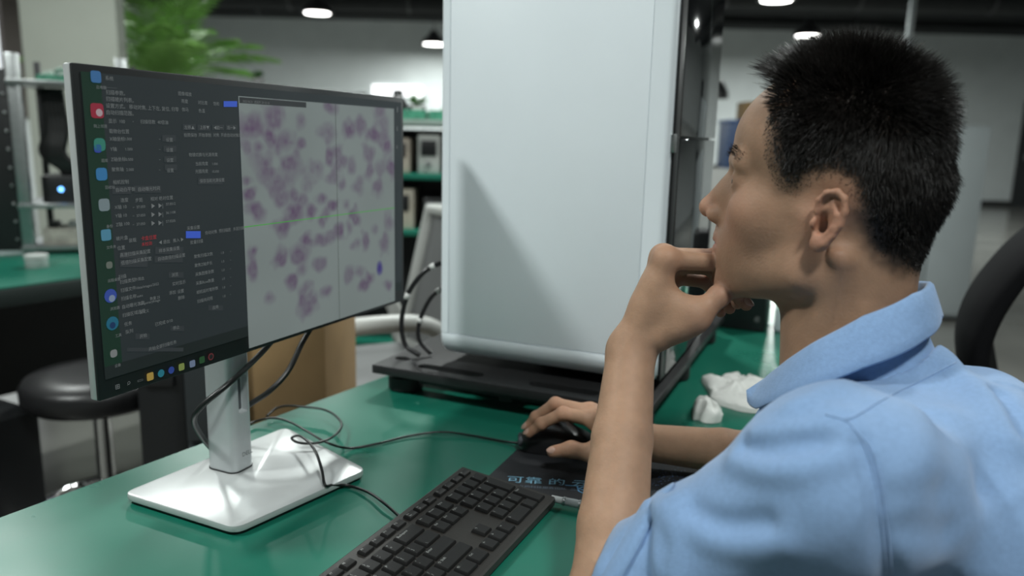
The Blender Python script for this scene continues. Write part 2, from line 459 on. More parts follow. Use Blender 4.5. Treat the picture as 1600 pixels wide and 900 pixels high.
def field(x0, y0, x1, y1, m=G_grey, name='screen_button', z=0.0014): return scr(rectpx(x0, y0, x1, y1), z, m, name, screen)
field(348, 158, 369, 167, G_blue); field(289, 361, 312, 372, G_blue); 
for r in [(252, 211, 273, 221), (254, 228, 274, 237), (255, 244, 274, 253), (256, 257, 275, 266), (174, 291, 203, 303), (208, 290, 250, 301), (308, 278, 346, 288), (186, 393, 228, 404), (241, 386, 285, 397),
          (186, 406, 229, 417), (240, 400, 284, 410), (197, 543, 285, 549), (262, 425, 285, 434), (265, 509, 286, 517), (324, 477, 347, 485), (284, 194, 304, 203), (307, 195, 327, 204), (330, 195, 349, 203), (351, 195, 369, 203), (210, 521, 232, 530)]: field(*r)
TX = []; tx('卡盒位置', 218, 373, .0062); tx('未检测', 219, 382, .0055); put_text(TX, G_red, 'warning_text', 0.0019)
# desktop icons and taskbar icons (rounded squares and discs)
def disc_icon(x, y, r, c, k, n=14, shape=2.0, r2=None):
    u, v = uv(x, y); r *= 0.86
    poly = []
    for i in range(n):
        a = 2 * PI * i / n; ca_, sa_ = math.cos(a), math.sin(a)
        poly.append((u + r * math.copysign(abs(ca_) ** (2 / shape), ca_), v + (r2 or r) * math.copysign(abs(sa_) ** (2 / shape), sa_)))
    return scr(poly, k, glow('icon %d %d %d' % c, srgb(*[v * 0.85 for v in c]), 0.8), 'screen_icon', screen)
for x, y, r, c, sh in [(148, 120, .0062, (70, 130, 190), 5), (150, 173, .0078, (175, 45, 70), 5), (154, 226, .007, (60, 150, 130), 3), (151, 232, .0045, (60, 80, 190), 3), (157, 272, .0068, (60, 140, 200), 4),
                       (161, 320, .0068, (140, 160, 165), 4), (164, 367, .0062, (90, 160, 190), 6), (169, 414, .004, (120, 130, 120), 3), (171, 462, .0078, (60, 90, 190), 2), (174, 505, .0078, (30, 120, 150), 2), (176, 552, .0045, (150, 155, 155), 3),
                       (233, 588, .0048, (200, 170, 80), 6), (250, 583, .0048, (40, 140, 160), 2), (266, 578, .0045, (50, 80, 170), 2), (282, 573, .0045, (150, 170, 90), 5), (299, 568, .0045, (130, 150, 180), 5), (314, 562, .0045, (40, 90, 50), 5), (328, 557, .0048, (120, 50, 55), 2)]:
    disc_icon(x, y, r, c, 0.0016, shape=sh)
disc_icon(153, 176, .0040, (210, 190, 195), 0.0018); disc_icon(328, 557, .0032, (24, 28, 30), 0.0018); disc_icon(173, 466, .004, (150, 170, 200), 0.0018); disc_icon(174, 508, .0038, (20, 60, 110), 0.0018)
# stand: plate, column, cable opening, bracket behind the panel
Pz = TZ + 0.012
quad = [at_z(*p, Pz) for p in ((191, 770), (368, 825), (573, 733), (446, 667))]
def round_poly(poly, r, n=6):
    out = []; m_ = len(poly)
    for i in range(m_):
        p, a_, b_ = (np.asarray(poly[k % m_], float)[:2] for k in (i, i - 1, i + 1))
        u_ = (a_ - p) / np.linalg.norm(a_ - p); v_ = (b_ - p) / np.linalg.norm(b_ - p)
        for k in range(n + 1):
            t = k / n; out.append(p + u_ * r * (1 - t) ** 2 + v_ * r * t * t)
    return out
rp = round_poly(quad, 0.014); rc_ = sum(rp) / len(rp)
def inset(k): return [rc_ + (p - rc_) * (1 - k) for p in rp]
b = MB(); nr_ = len(rp)
lv = [(inset(0.004), TZ + 0.0045), (inset(0), TZ + 0.0058), (inset(0), Pz - 0.0018), (inset(0.003), Pz - 0.0005), (inset(0.010), Pz)]
b.add([(p[0], p[1], z) for l_, z in lv for p in l_], [(i * nr_ + k, i * nr_ + (k + 1) % nr_, (i + 1) * nr_ + (k + 1) % nr_, (i + 1) * nr_ + k) for i in range(4) for k in range(nr_)] + [tuple(range(nr_))[::-1], tuple(range(4 * nr_, 5 * nr_))])
base = b.build('base_plate', M_white_al, mon, 40)
cq = sum(quad) / 4
MB().prism(inset(0.03), TZ + 0.0003, TZ + 0.005).build('rubber_pad', M_black, base)
CB = at_z(361, 728, Pz)
CMx = frame((CB[0], CB[1], 0), Eu, -En)         # x along width, y to the back
M_col = mat('satin stand column', (0.50, 0.53, 0.54), 0.34, 0.3, var=0.05, vscale=(25))
cw, cdp = 0.036, 0.046
def rrect(w_, d_, r, n=6, taper=1.0):
    out = []
    for sx, sy, a0 in ((1, 1, 0), (-1, 1, 90), (-1, -1, 180), (1, -1, 270)):
        for k in range(n + 1):
            a = math.radians(a0 + 90 * k / n)
            out.append((sx * (w_ / 2 - r) + r * math.cos(a), sy * (d_ / 2 - r) + r * math.sin(a)))
    return out
col = MB().prism(rrect(cw, cdp, 0.010), Pz, Pz + 0.30, M=CMx).build('column', M_col, mon, 40)
cut = MB().prism(rrect(0.018, 0.05, 0.003), -0.5, 0.5, M=CMx @ Matrix.Translation((0, 0, 0))).mesh('c')
sl = MB().box((0.002, -cdp / 2, Pz + 0.098), (0.016, 0.02, 0.048), 0.003, M=CMx).build('c', None)
carve(col, [sl]); shade(col.data, 40)
MB().box((0.002, -cdp / 2 + 0.0105, Pz + 0.098), (0.0155, 0.002, 0.0475), 0.0008, M=CMx).build('cable_opening', mat('dark glossy insert', (0.10, 0.11, 0.115), 0.12, 0.2), col)
MB().prism(rrect(cw + 0.002, cdp + 0.002, 0.011), Pz, Pz + 0.0015, M=CMx).build('foot_gap', M_black, col)
vs, fs = text_mesh([('DELL', 0, 0, 0.008)])
LM = frame(CMx @ Vector((-0.004, -cdp / 2 - 0.0002, Pz + 0.018)), Eu, (0, 0, 1), En)
MB().add([LM @ Vector(v) for v in vs], fs).build('brand_mark', mat('engraved mark', (0.10, 0.11, 0.11), 0.4), col)
MB().box((0.045, 0.0, Pz + 0.285), (0.17, 0.028, 0.075), 0.008, M=CMx).build('panel_bracket', M_silver, mon, 30)
# monitor cables (plugged in behind the panel)
M_cable = mat('black cable', (0.008, 0.009, 0.009), 0.35)
def cable_px(name, pts, r, parent=None, n=10):
    return MB().tube(smoothpath([at_d(*p) for p in pts], n), r, 8).build(name, M_cable, parent, 180)
ca1 = cable_px('video_cable', [(452, 500, 1.01), (408, 552, .96), (360, 597, .905), (318, 632, .89), (303, 655, .90), (314, 680, .94), (330, 700, 0.985), (345, 712, 1.03), (352, 738, 1.075)], 0.0036)
tag(ca1, 'thick black cable crossing in front of the silver stand column', 'cable', 'cables of the monitor')
ca2 = cable_px('power_cable', [(500, 490, 1.04), (474, 532, 1.03), (450, 580, 1.0), (420, 612, 0.985), (388, 634, .985), (372, 655, 1.0), (366, 690, 1.03)], 0.0038)
tag(ca2, 'thick black cable hanging behind the stand against the cardboard', 'cable', 'cables of the monitor')

# ================================================================ thin mouse and keyboard leads on the desk
def lead(name, pts, r, say):
    P = [at_z(x, y, TZ + z) for x, y, z in pts]
    return tag(MB().tube(smoothpath(P, 10), r, 8).build(name, M_cable, None, 180), say, 'cable', 'thin leads on the bench')
lead('mouse_cable', [(818, 693, .012), (790, 690, .004), (740, 681, .004), (690, 675, .006), (640, 681, .004), (590, 693, .003), (545, 700, .003), (510, 691, .018), (480, 674, .019), (450, 658, .014), (425, 653, .010), (400, 658, .006), (388, 663, .006)], 0.0017,
     'thin black lead running from the mouse to the stand')
lead('keyboard_cable', [(640, 820, .008), (622, 805, .006), (600, 786, .008), (575, 769, .006), (545, 759, .004), (520, 758, .010), (508, 758, .0155), (503, 735, .026), (495, 710, .034), (484, 693, .034), (468, 681, .030), (456, 684, .026), (462, 690, .022), (478, 693, .020), (500, 691, .020), (522, 681, .018), (534, 665, .012), (525, 650, .012), (506, 640, .012), (478, 636, .012), (450, 634, .012), (432, 638, .010), (417, 650, .006)], 0.0018,
     'thin black lead looping over the stand plate to the keyboard')

# ================================================================ analyser: tall white machine on a black plate
aa = math.radians(66.5)
AY = np.array([math.cos(aa), math.sin(aa), 0]); AX = np.array([AY[1], -AY[0], 0])
AO = np.array([0.201, 1.044, TZ])
AM = frame(AO, AX, AY)                           # local x right (0 at the right edge, negative to the left), y back, z above the bench
M_apl = mat('black anodised plate', (0.022, 0.022, 0.023), 0.42, 0.0, spec=0.35, var=0.1, vscale=50)
M_awh = mat('white lacquer', (0.82, 0.88, 0.92), 0.33, var=0.015, vscale=8)
M_agl = mat('black glass', (0.006, 0.007, 0.008), 0.06, coat=0.3, spec=0.9)
M_rub = mat('rubber foot', (0.012, 0.012, 0.013), 0.6, bump=0.2, bscale=150)
an = thing('analyser', 'tall white slide analyser with dark glass side on a black plate', 'machine', tuple(AO))
pl = MB().box((-0.2355, 0.35, 0.0425), (0.471, 0.70, 0.015), 0.002, M=AM).build('base_plate', M_apl, an, 30)
cuts = []
for x0, x1 in ((-0.400, -0.280), (-0.200, -0.085)):
    cuts.append(MB().prism([(x0 + .012 + .012 * math.cos(a), .033 + .012 * math.sin(a)) for a in np.linspace(PI / 2, 1.5 * PI, 8)] + [(x1 - .012 + .012 * math.cos(a), .033 + .012 * math.sin(a)) for a in np.linspace(-PI / 2, PI / 2, 8)], 0.02, 0.07, M=AM).build('c', None))
cuts.append(MB().prism([(-0.445 + 0.014 * math.cos(a), 0.055 + 0.010 * math.sin(a)) for a in np.linspace(0, 2 * PI, 16)[:-1]], 0.045, 0.07, M=AM).build('c', None))
carve(pl, cuts); shade(pl.data, 30)
for x, y in ((-0.435, 0.05), (-0.035, 0.05), (-0.035, 0.33), (-0.435, 0.33), (-0.035, 0.62), (-0.435, 0.62)):
    ft = MB().lathe([(0.026, 0), (0.030, 0.003), (0.030, 0.024), (0.026, 0.027), (0.018, 0.027), (0.018, 0.036)], 24, AM @ Vector((x, y, 0))).build('foot', M_rub, an, 40)
MB().box((-0.235, 0.02, 0.030), (0.30, 0.012, 0.008), M=AM).build('cross_bar', M_apl, an)
for x in (-0.235,):
    MB().box((x, 0.20, 0.026), (0.02, 0.36, 0.016), M=AM).build('under_rail', M_apl, an)
XL, XR, YF, ZB, ZT = -0.377, -0.009, 0.06, 0.066, 0.72
def vcol(x0, x1, name, m, prof, corner=0):
    b = MB()
    ring = [[AM @ Vector((x, y, z)) for (y, z) in prof] for x in (x0, x1)]
    n = len(prof)
    b.add(ring[0] + ring[1], [(i, (i + 1) % n, n + (i + 1) % n, n + i) for i in range(n)] + [tuple(range(n))[::-1], tuple(range(n, 2 * n))])
    return b.build(name, m, an, 35)
MB().box(((XL + XR) / 2, 0.245, (0.062 + ZT) / 2 + 0.006), (XR - XL - 0.01, 0.35, ZT - 0.078), 0.003, M=AM).build('housing', mat('dark housing', (0.02, 0.022, 0.024), 0.4), an, 30)
# front door: main panel and two edge strips parted by fine joints, rolled lower lip
for x0, x1, nm in ((XL + 0.0175, -0.0415, 'door_panel'),):
    MB().box(((x0 + x1) / 2, YF + 0.0075, (0.1045 + ZT) / 2), (x1 - x0, 0.015, ZT - 0.1045), 0.0012, M=AM).build(nm, M_awh, an, 30)
for x0, x1 in ((XL, XL + 0.0168), (-0.0408, XR)):
    left = x0 == XL
    pts = []
    w_ = x1 - x0; r = 0.010
    for a in np.linspace(0, PI / 2, 6):
        pts.append((x0 + r - r * math.sin(PI / 2 - a), YF + r - r * math.cos(PI / 2 - a)) if left else (x1 - r + r * math.sin(a), YF + r - r * math.cos(a)))
    poly = pts + ([(x1, YF), (x1, YF + 0.02), (x0, YF + 0.02)] if left else [(x1, YF + 0.02), (x0, YF + 0.02), (x0, YF)])
    MB().prism(poly, 0.1045, ZT, M=AM).build('edge_strip', M_awh, an, 35)
prof = [(YF - 0.001, 0.1035), (YF - 0.002, 0.098), (YF - 0.001, 0.092), (YF + 0.002, 0.084), (YF + 0.007, 0.0765), (YF + 0.014, 0.070), (YF + 0.022, 0.0665), (YF + 0.034, 0.066), (YF + 0.034, 0.1035)]
rows = []
for x, dz, sh in ((XL + 0.000, 0.016, 0.010), (XL + 0.004, 0.007, 0.004), (XL + 0.010, 0.002, 0.001), (XL + 0.018, 0, 0), (XR - 0.018, 0, 0), (XR - 0.008, 0.002, 0.001), (XR - 0.003, 0.006, 0.004), (XR, 0.012, 0.008)):
    rows.append([AM @ Vector((x, y + sh * (1 if y < YF + 0.03 else 0), max(z, 0.066 + dz) if z < 0.1 else z)) for y, z in prof])
lip = MB().grid(rows); k = len(prof)
lip.f += [tuple(range(k)), tuple(range((len(rows) - 1) * k, len(rows) * k))[::-1], ] + [(i * k, i * k + k - 1, (i + 1) * k + k - 1, (i + 1) * k) for i in range(len(rows) - 1)]
lip.build('lower_lip', M_awh, an, 50)
# side: black frame strip, two glass sheets, latch
MB().box((XR + 0.001, 0.094, 0.394), (0.006, 0.030, 0.650), 0.001, M=AM).build('side_frame', M_black, an, 30)
MB().box((XR + 0.002, 0.266, 0.250), (0.005, 0.308, 0.362), 0.0015, M=AM).build('side_glass', M_agl, an, 30)
MB().box((XR + 0.002, 0.266, 0.577), (0.005, 0.308, 0.286), 0.0015, M=AM).build('side_glass', M_agl, an, 30)
MB().box((XR + 0.003, 0.073, 0.424), (0.008, 0.008, 0.026), 0.001, M=AM).build('latch', M_alu, an, 30)
MB().box(((XL + XR) / 2, 0.245, ZT + 0.004), (XR - XL, 0.37, 0.02), 0.004, M=AM).build('top_cover', M_awh, an, 30)
rh = MB().box((-0.19, 0.535, 0.20), (0.30, 0.20, 0.298), 0.003, M=AM).build('rear_housing', M_black, an, 30)
for i in range(6):
    MB().box((-0.036, 0.45 + i * 0.032, 0.19), (0.008, 0.010, 0.27), 0.001, M=AM).build('rib', M_black, rh, 30)

# looped black hoses beside the analyser
M_hose = mat('black hose', (0.010, 0.010, 0.011), 0.3)
hs = thing('hose_loop', 'looped black hose with white sleeves beside the white analyser', 'hose', tuple(AM @ Vector((-0.42, 0.2, 0.05))))
def AL(x, y, z): return AM @ Vector((x, y, z))
h1 = [AL(-0.366, 0.125, 0.205), AL(-0.388, 0.110, 0.215), AL(-0.420, 0.090, 0.200), AL(-0.446, 0.076, 0.160), AL(-0.456, 0.070, 0.110), AL(-0.446, 0.066, 0.072), AL(-0.420, 0.070, 0.0545)]
h2 = [AL(-0.366, 0.140, 0.165), AL(-0.390, 0.125, 0.170), AL(-0.414, 0.105, 0.155), AL(-0.430, 0.090, 0.115), AL(-0.430, 0.084, 0.080), AL(-0.408, 0.088, 0.0545)]
MB().tube(smoothpath(h1, 10), 0.0042, 10).build('hose', M_hose, hs, 180)
MB().tube(smoothpath(h2, 10), 0.0038, 10).build('hose', M_hose, hs, 180)
M_slv = mat('white sleeve', (0.6, 0.6, 0.58), 0.4)
for P in (smoothpath(h1, 10), smoothpath(h2, 10)):
    for k in (16, 30):
        MB().tube(P[k:k + 3], 0.0052, 10).build('sleeve', M_slv, hs, 180)

# ================================================================ keyboard
ka = math.radians(64.8)
KX = np.array([math.cos(ka), math.sin(ka), 0]); KYf = np.array([-math.sin(ka), math.cos(ka), 0])
tl = math.radians(5.2)
KY = KYf * math.cos(tl) + np.array([0, 0, math.sin(tl)]); KZ = np.cross(KX, KY)
KFR = at_z(868, 777, TZ + 0.013)
KW, KD = 0.442, 0.127
KO = KFR - KX * KW
KM = frame(KO, KX, KY, KZ)                       # x to the number pad, y to the function row, z off the deck
M_kb = mat('keyboard deck', (0.024, 0.022, 0.020), 0.5, bump=0.06, bscale=600, spec=0.3)
M_key = mat('key caps', (0.011, 0.011, 0.011), 0.55, bump=0.05, bscale=900, spec=0.25)
M_leg = mat('key legend print', (0.30, 0.31, 0.30), 0.5)
kb = thing('keyboard', 'black full size computer keyboard with number pad on the green bench', 'keyboard', tuple(at_z(760, 830, TZ)))
body = MB(); 
hz = 0.010
side = [(0, -hz), (KD * 0.5, -hz - 0.004), (KD, -hz), (KD, -0.0015), (KD - 0.002, 0), (0.002, 0), (0, -0.0015)]
n = len(side)
for x in (0.0, KW): pass
ring = [[KM @ Vector((x, y, z)) for y, z in side] for x in (0, KW)]
body.add(ring[0] + ring[1], [(i, (i + 1) % n, n + (i + 1) % n, n + i) for i in range(n)] + [tuple(range(n))[::-1], tuple(range(n, 2 * n))])
body.build('deck', M_kb, kb, 30)
for x in (0.04, KW - 0.04):
    p = KM @ Vector((x, KD - 0.012, -hz)); MB().box((p.x, p.y, (TZ + p.z) / 2 + 0.0005), (0.018, 0.012, p.z - TZ), 0.001, rz=ka).build('foot', M_black, kb)
    p = KM @ Vector((x, 0.008, -hz)); MB().box((p.x, p.y, (TZ + p.z) / 2 + 0.0005), (0.018, 0.010, max(0.0016, p.z - TZ)), 0.0005, rz=ka).build('foot', M_black, kb)
PIT = 0.01905
_kc = {}
def key_mesh(w_, h_):
    if (w_, h_) in _kc: return _kc[(w_, h_)]
    a, b_ = w_ * PIT / 2 - 0.0014, h_ / 2 - 0.0014
    t = 0.0014
    vs = [(-a, -b_, 0), (a, -b_, 0), (a, b_, 0), (-a, b_, 0), (-a + t * .4, -b_ + t * .4, .0022), (a - t * .4, -b_ + t * .4, .0022), (a - t * .4, b_ - t * .4, .0022), (-a + t * .4, b_ - t * .4, .0022),
          (-a + t, -b_ + t, .0032), (a - t, -b_ + t, .0030), (a - t, b_ - t, .0034), (-a + t, b_ - t, .0036)]
    fs = []
    for o in (0, 4):
        fs += [(o + i, o + (i + 1) % 4, o + 4 + (i + 1) % 4, o + 4 + i) for i in range(4)]
    fs.append((8, 9, 10, 11))
    me = MB().add(vs, fs).mesh('key'); me.materials.append(M_key); shade(me, 45)
    _kc[(w_, h_)] = me
    return me
_lc = {}
def legend_mesh(t, h):
    if (t, h) not in _lc:
        vs, fs = text_mesh([(t, 0, 0, h)])
        me = MB().add(vs, fs).mesh('legend'); me.materials.append(M_leg); _lc[(t, h)] = me
    return _lc[(t, h)]
def key(xu, y, w_=1.0, h_=PIT, t='', lh=0.0042):
    o = bpy.data.objects.new('key', key_mesh(w_, h_)); COL.objects.link(o); o.parent = kb
    o.matrix_parent_inverse = wm(kb).inverted()
    o.matrix_basis = KM @ Matrix.Translation((xu + w_ * PIT / 2, y + h_ / 2, 0.0005))
    if t:
        for j, part in enumerate(t.split('|')):
            lg = bpy.data.objects.new('legend', legend_mesh(part, lh)); COL.objects.link(lg); lg.parent = o
            lg.matrix_basis = Matrix.Translation((-w_ * PIT / 2 + 0.0036, h_ / 2 - 0.0036 - lh * 0.7 - j * lh * 1.15, 0.00375))
x0 = 0.0065; y0 = 0.0085
R_ = [y0 + PIT * i for i in range(5)]; fy = y0 + PIT * 5 + 0.0035; fh = 0.0125
def row(items, x, y, h_=PIT, lh=0.0042):
    for t, w_ in items:
        if t is not None: key(x, y, w_, h_, t, lh)
        x += w_ * PIT
row([('Ctrl', 1.25), ('Win', 1.25), ('Alt', 1.25), (' ', 6.25), ('Alt', 1.25), ('Fn', 1.25), ('▤', 1.25), ('Ctrl', 1.25)], x0, R_[0], lh=0.0034)
row([('Shift', 2.25)] + [(c, 1) for c in 'ZXCVBNM'] + [('<|,', 1), ('>|.', 1), ('?|/', 1), ('⇧ Shift', 2.75)], x0, R_[1])
row([('Caps', 1.75)] + [(c, 1) for c in 'ASDFGHJKL'] + [(':|;', 1), ('"|\'', 1), ('Enter', 2.25)], x0, R_[2])
row([('Tab', 1.5)] + [(c, 1) for c in 'QWERTYUIOP'] + [('{|[', 1), ('}|]', 1), ('||\\', 1.5)], x0, R_[3])
row([('~|`', 1)] + [(a + '|' + b_, 1) for a, b_ in zip('!@#$%^&*()_+', '1234567890-=')] + [('Backspace', 2)], x0, R_[4])
row([('Esc', 1), (None, 1)] + [('F%d' % i, 1) if i else (None, .5) for i in (1, 2, 3, 4, 0, 5, 6, 7, 8, 0, 9, 10, 11, 12)], x0, fy, fh, 0.0032)
xn = x0 + 15 * PIT + 0.0045
row([('Prt|Scr', 1), ('Scr|Lk', 1), ('Pau', 1)], xn, fy, fh, 0.003)
row([('Ins', 1), ('Home', 1), ('PgUp', 1)], xn, R_[4], lh=0.0034); row([('Del', 1), ('End', 1), ('PgDn', 1)], xn, R_[3], lh=0.0034)
row([(None, 1), ('↑', 1)], xn, R_[1]); row([('←', 1), ('↓', 1), ('→', 1)], xn, R_[0])
xp = xn + 3 * PIT + 0.0045
row([('▢', 1), ('−', 1), ('+', 1), ('▣', 1)], xp, fy, fh, 0.003)
row([('Num', 1), ('/', 1), ('*', 1), ('−', 1)], xp, R_[4], lh=0.0036); row([('7', 1), ('8', 1), ('9', 1)], xp, R_[3]); row([('4', 1), ('5', 1), ('6', 1)], xp, R_[2]); row([('1', 1), ('2', 1), ('3', 1)], xp, R_[1])
row([('0', 2), ('.', 1)], xp, R_[0]); key(xp + 3 * PIT, R_[2], 1, 2 * PIT, '+'); key(xp + 3 * PIT, R_[0], 1, 2 * PIT, 'Enter', 0.0034)

# ================================================================ mouse pad with print, mouse, pen
M_pad = mat('black cloth pad', (0.010, 0.011, 0.014), 0.7, bump=0.15, bscale=500)
PZ = TZ + 0.003
pc = [at_z(*p, PZ) for p in ((808, 702), (735, 770), (1078, 792), (1106, 722))]
pad = thing('mouse_pad', 'black cloth mouse pad with blue printed lettering under the hand', 'mouse pad', tuple(np.append((sum(pc) / 4)[:2], TZ)))
MB().prism([p[:2] for p in pc], TZ + 0.0004, PZ).build('cloth', M_pad, pad)
ax = pc[2] - pc[1]; ax /= np.linalg.norm(ax); ay = np.cross([0, 0, 1.0], ax)
M_print = mat('pale blue print', srgb(125, 175, 200), 0.6)
def pad_text(t, x, y, h, m=M_print):
    o = at_z(x, y, PZ + 0.0004); vs, fs = text_mesh([(t, 0, 0, h)])
    MB().add([Vector(o) + Vector(ax) * v[0] * 1.15 + Vector(ay) * v[1] for v in vs], fs).build('lettering', m, pad)
pad_text('可靠 的 云 飞', 790, 752, 0.020); pad_text('飞地', 880, 768, 0.024, mat('light blue print', srgb(100, 160, 205), 0.6)); pad_text('专业的科技服务团队  品质', 800, 760, 0.0065, mat('grey print', srgb(90, 105, 120), 0.6))
random.seed(3)
MPs = [mat('star print', srgb(90, 110, 135), 0.6), mat('blue print', srgb(60, 90, 150), 0.6)]
st = [MB(), MB()]
for i in range(170):
    x = random.gauss(1035, 26); y = random.gauss(748, 11)
    if x < 1000 or x > 1083 or y < 722 or y > 776: continue
    o = Vector(at_z(x, y, PZ + 0.0003)); r = random.uniform(0.0004, 0.0013)
    st[i % 4 == 0].add([o + Vector((r * math.cos(a), r * math.sin(a), 0)) for a in (0, 1.6, 3.1, 4.7)], [(0, 1, 2, 3)])
for k in (0, 1): o = st[k].build('star_print', MPs[k], pad); o['kind'] = 'stuff'
ms = thing('computer_mouse', 'black wired computer mouse under the right hand', 'mouse', tuple(at_z(865, 690, PZ)))
Mh = at_z(812, 697, PZ); Mt = at_z(925, 700, PZ)
mx = Mt - Mh; mx /= np.linalg.norm(mx); my = np.cross([0, 0, 1.0], mx)
def mouse_sec(t, top):
    L_ = 0.112
    wd = 0.029 * (1 - 0.16 * math.cos(2 * PI * (t - 0.0))) * (1 - max(0, (0.10 - t) / 0.10) ** 2 * 0.35) * (1 - max(0, (t - 0.85) / 0.15) ** 2 * 0.6)
    ht = 0.012 + 0.024 * math.sin(PI * min(1, max(0, (t + 0.05)) ** 0.85)) if t < 1 else 0.012
    return t * L_, wd, ht
rows = []
for t in np.linspace(0, 1, 19):
    xx, wd, ht = mouse_sec(t, 0)
    e = 0.55 if t in (0.0, 1.0) else 1.0
    r_ = []
    for a in np.linspace(0, PI, 15):
        c_, s_ = math.cos(a), math.sin(a)
        r_.append(Mh + mx * xx + my * (wd * e * math.copysign(abs(c_) ** 0.7, c_)) + np.array([0, 0, 0.0012 + ht * e * s_ ** 0.55]))
    rows.append(r_)
mb = MB().grid(rows); k = 15
mb.f += [tuple(range(k)), tuple(range(18 * k, 19 * k))[::-1]] + [(i * k, (i + 1) * k, (i + 1) * k + k - 1, i * k + k - 1) for i in range(18)]
mb.build('shell', mat('black mouse shell', (0.010, 0.010, 0.011), 0.35), ms, 50)
wc = Mh + mx * 0.022 + np.array([0, 0, 0.022])
MB().tube([wc - my * 0.0035, wc + my * 0.0035], 0.009, 20).build('scroll_wheel', M_rub, ms, 40)
MB().box((0, 0, 0), (0.012, 0.030, 0.012), 0.004, M=frame(Mh + mx * 0.003 + np.array([0, 0, 0.010]), mx, my)).build('front_cap', mat('grey cap', (0.07, 0.075, 0.085), 0.35), ms, 40)
pa_, pb_ = at_z(862, 779, PZ + 0.006), at_z(930, 793, PZ + 0.006)
pen = thing('pen', 'clear plastic pen lying between the keyboard and the forearm', 'pen', tuple(np.append(((pa_ + pb_) / 2)[:2], PZ)))
pv = (pb_ - pa_); pl_ = np.linalg.norm(pv); pv /= pl_
M_clear = mat('clear plastic', (0.42, 0.45, 0.46), 0.12, trans=0.35)
MB().tube([pa_ + pv * 0.0, pa_ + pv * 0.014], [0.0042, 0.0042], 14).build('cap', mat('frosted cap', (0.5, 0.52, 0.52), 0.3), pen, 40)
MB().tube([pa_ + pv * 0.014, pa_ + pv * 0.13, pa_ + pv * 0.14], [0.0050, 0.0050, 0.0015], 14).build('barrel', M_clear, pen, 40)
for t in (0.015, 0.034, 0.04):
    MB().tube([pa_ + pv * t, pa_ + pv * (t + 0.0022)], 0.0055, 14).build('ring', M_alu, pen, 40)

# ================================================================ crumpled tissues
M_tis = mat('tissue paper', (0.74, 0.75, 0.72), 0.9, bump=0.2, bscale=200)
_tl = np.random.default_rng(21).random((32, 32))
def tnoise(x, y, s_):
    x, y = x / s_, y / s_; i, j = int(math.floor(x)), int(math.floor(y)); fx, fy = x - i, y - j
    g = lambda a_, b_: _tl[a_ % 32, b_ % 32]
    return (g(i, j) * (1 - fx) + g(i + 1, j) * fx) * (1 - fy) + (g(i, j + 1) * (1 - fx) + g(i + 1, j + 1) * fx) * fy
def crumple(name, outline, hgt, seed, say, n=12, folds=0.5):
    P = [at_z(*p, TZ + 0.001) for p in outline]
    c = sum(P) / len(P)
    ring = smoothpath(P, 6, closed=True)
    rows = []
    for i in range(n + 1):
        t = (i / n) ** 1.4             # 0 rim, 1 centre
        rw = []
        for q in ring:
            p = q * (1 - t) + c * t
            rid = 1 - 2 * abs(tnoise(p[0] + seed, p[1] * 0.8 + seed, 0.017) - 0.5); rid2 = 1 - 2 * abs(tnoise(p[0] * 0.9 - seed, p[1], 0.008) - 0.5); big = tnoise(p[0], p[1] + seed, 0.035)
            z = hgt * math.sqrt(max(0, 1 - (1 - t) ** 3)) * (0.30 + folds * rid ** 1.5 + 0.22 * rid2 + 0.45 * big) + 0.0025 * min(1, i)
            rw.append((p[0] + 0.004 * (rid2 - .5) * min(1, i), p[1] + 0.004 * (rid - .5) * min(1, i), TZ + 0.0012 + z))
        rows.append(rw + [rw[0]])
    b = MB().grid(rows)
    k = len(rows[0])
    b.add([(x, y, TZ + 0.0006) for x, y, z in rows[0]] + list(rows[0]), [(i, i + 1, k + i + 1, k + i) for i in range(k - 1)] + [tuple(range(k - 1))[::-1]])
    return tag(b.build(name, M_tis, None, 30), say, 'tissue', 'used tissues on the bench')
crumple('crumpled_tissue', [(1096, 594), (1112, 596), (1124, 604), (1128, 590), (1152, 589), (1160, 598), (1178, 593), (1190, 600), (1206, 606), (1222, 640), (1196, 646), (1164, 644), (1140, 638), (1112, 628), (1106, 612)], 0.016, 5, 'large flattened white tissue on the green bench behind the collar')
crumple('crumpled_tissue', [(1083, 640), (1088, 634), (1094, 638), (1104, 643), (1120, 642), (1128, 650), (1124, 660), (1104, 661), (1090, 656), (1082, 654)], 0.021, 9, 'small crumpled white tissue ball nearer the forearm', 10, 0.7)

# dark instrument and white holder at the far end of the bench
q = at_z(1150, 515, TZ)
bx = thing('instrument_box', 'black instrument box standing on the bench beyond the analyser', 'box', (q[0], q[1], TZ))
BM = frame((q[0], q[1], TZ), AX, AY)
MB().box((0.0, 0.06, 0.112), (0.125, 0.12, 0.222), 0.003, M=BM).build('case', M_black, bx, 30)
MB().lathe([(0.007, -0.001), (0.007, 0.001), (0.004, 0.0012)], 18, BM @ Vector((0.045, -0.001, 0.03)), M=Matrix.Rotation(PI / 2, 3, 'X').to_4x4()).build('knob', mat('grey knob', (0.12, 0.12, 0.12), 0.3), bx, 40)
wb = thing('indicator_stand', 'small white stand with green light beside the black instrument box', 'stand', tuple(BM @ Vector((0.10, 0.06, 0))))
MB().box((0.098, 0.06, 0.036), (0.035, 0.07, 0.070), 0.004, M=BM).build('case', M_awh, wb, 30)
MB().box((0.098, 0.022, 0.060), (0.016, 0.004, 0.010), 0.001, M=BM).build('indicator_light', glow('green light', (0.45, 1.0, 0.7), 2.0), wb)

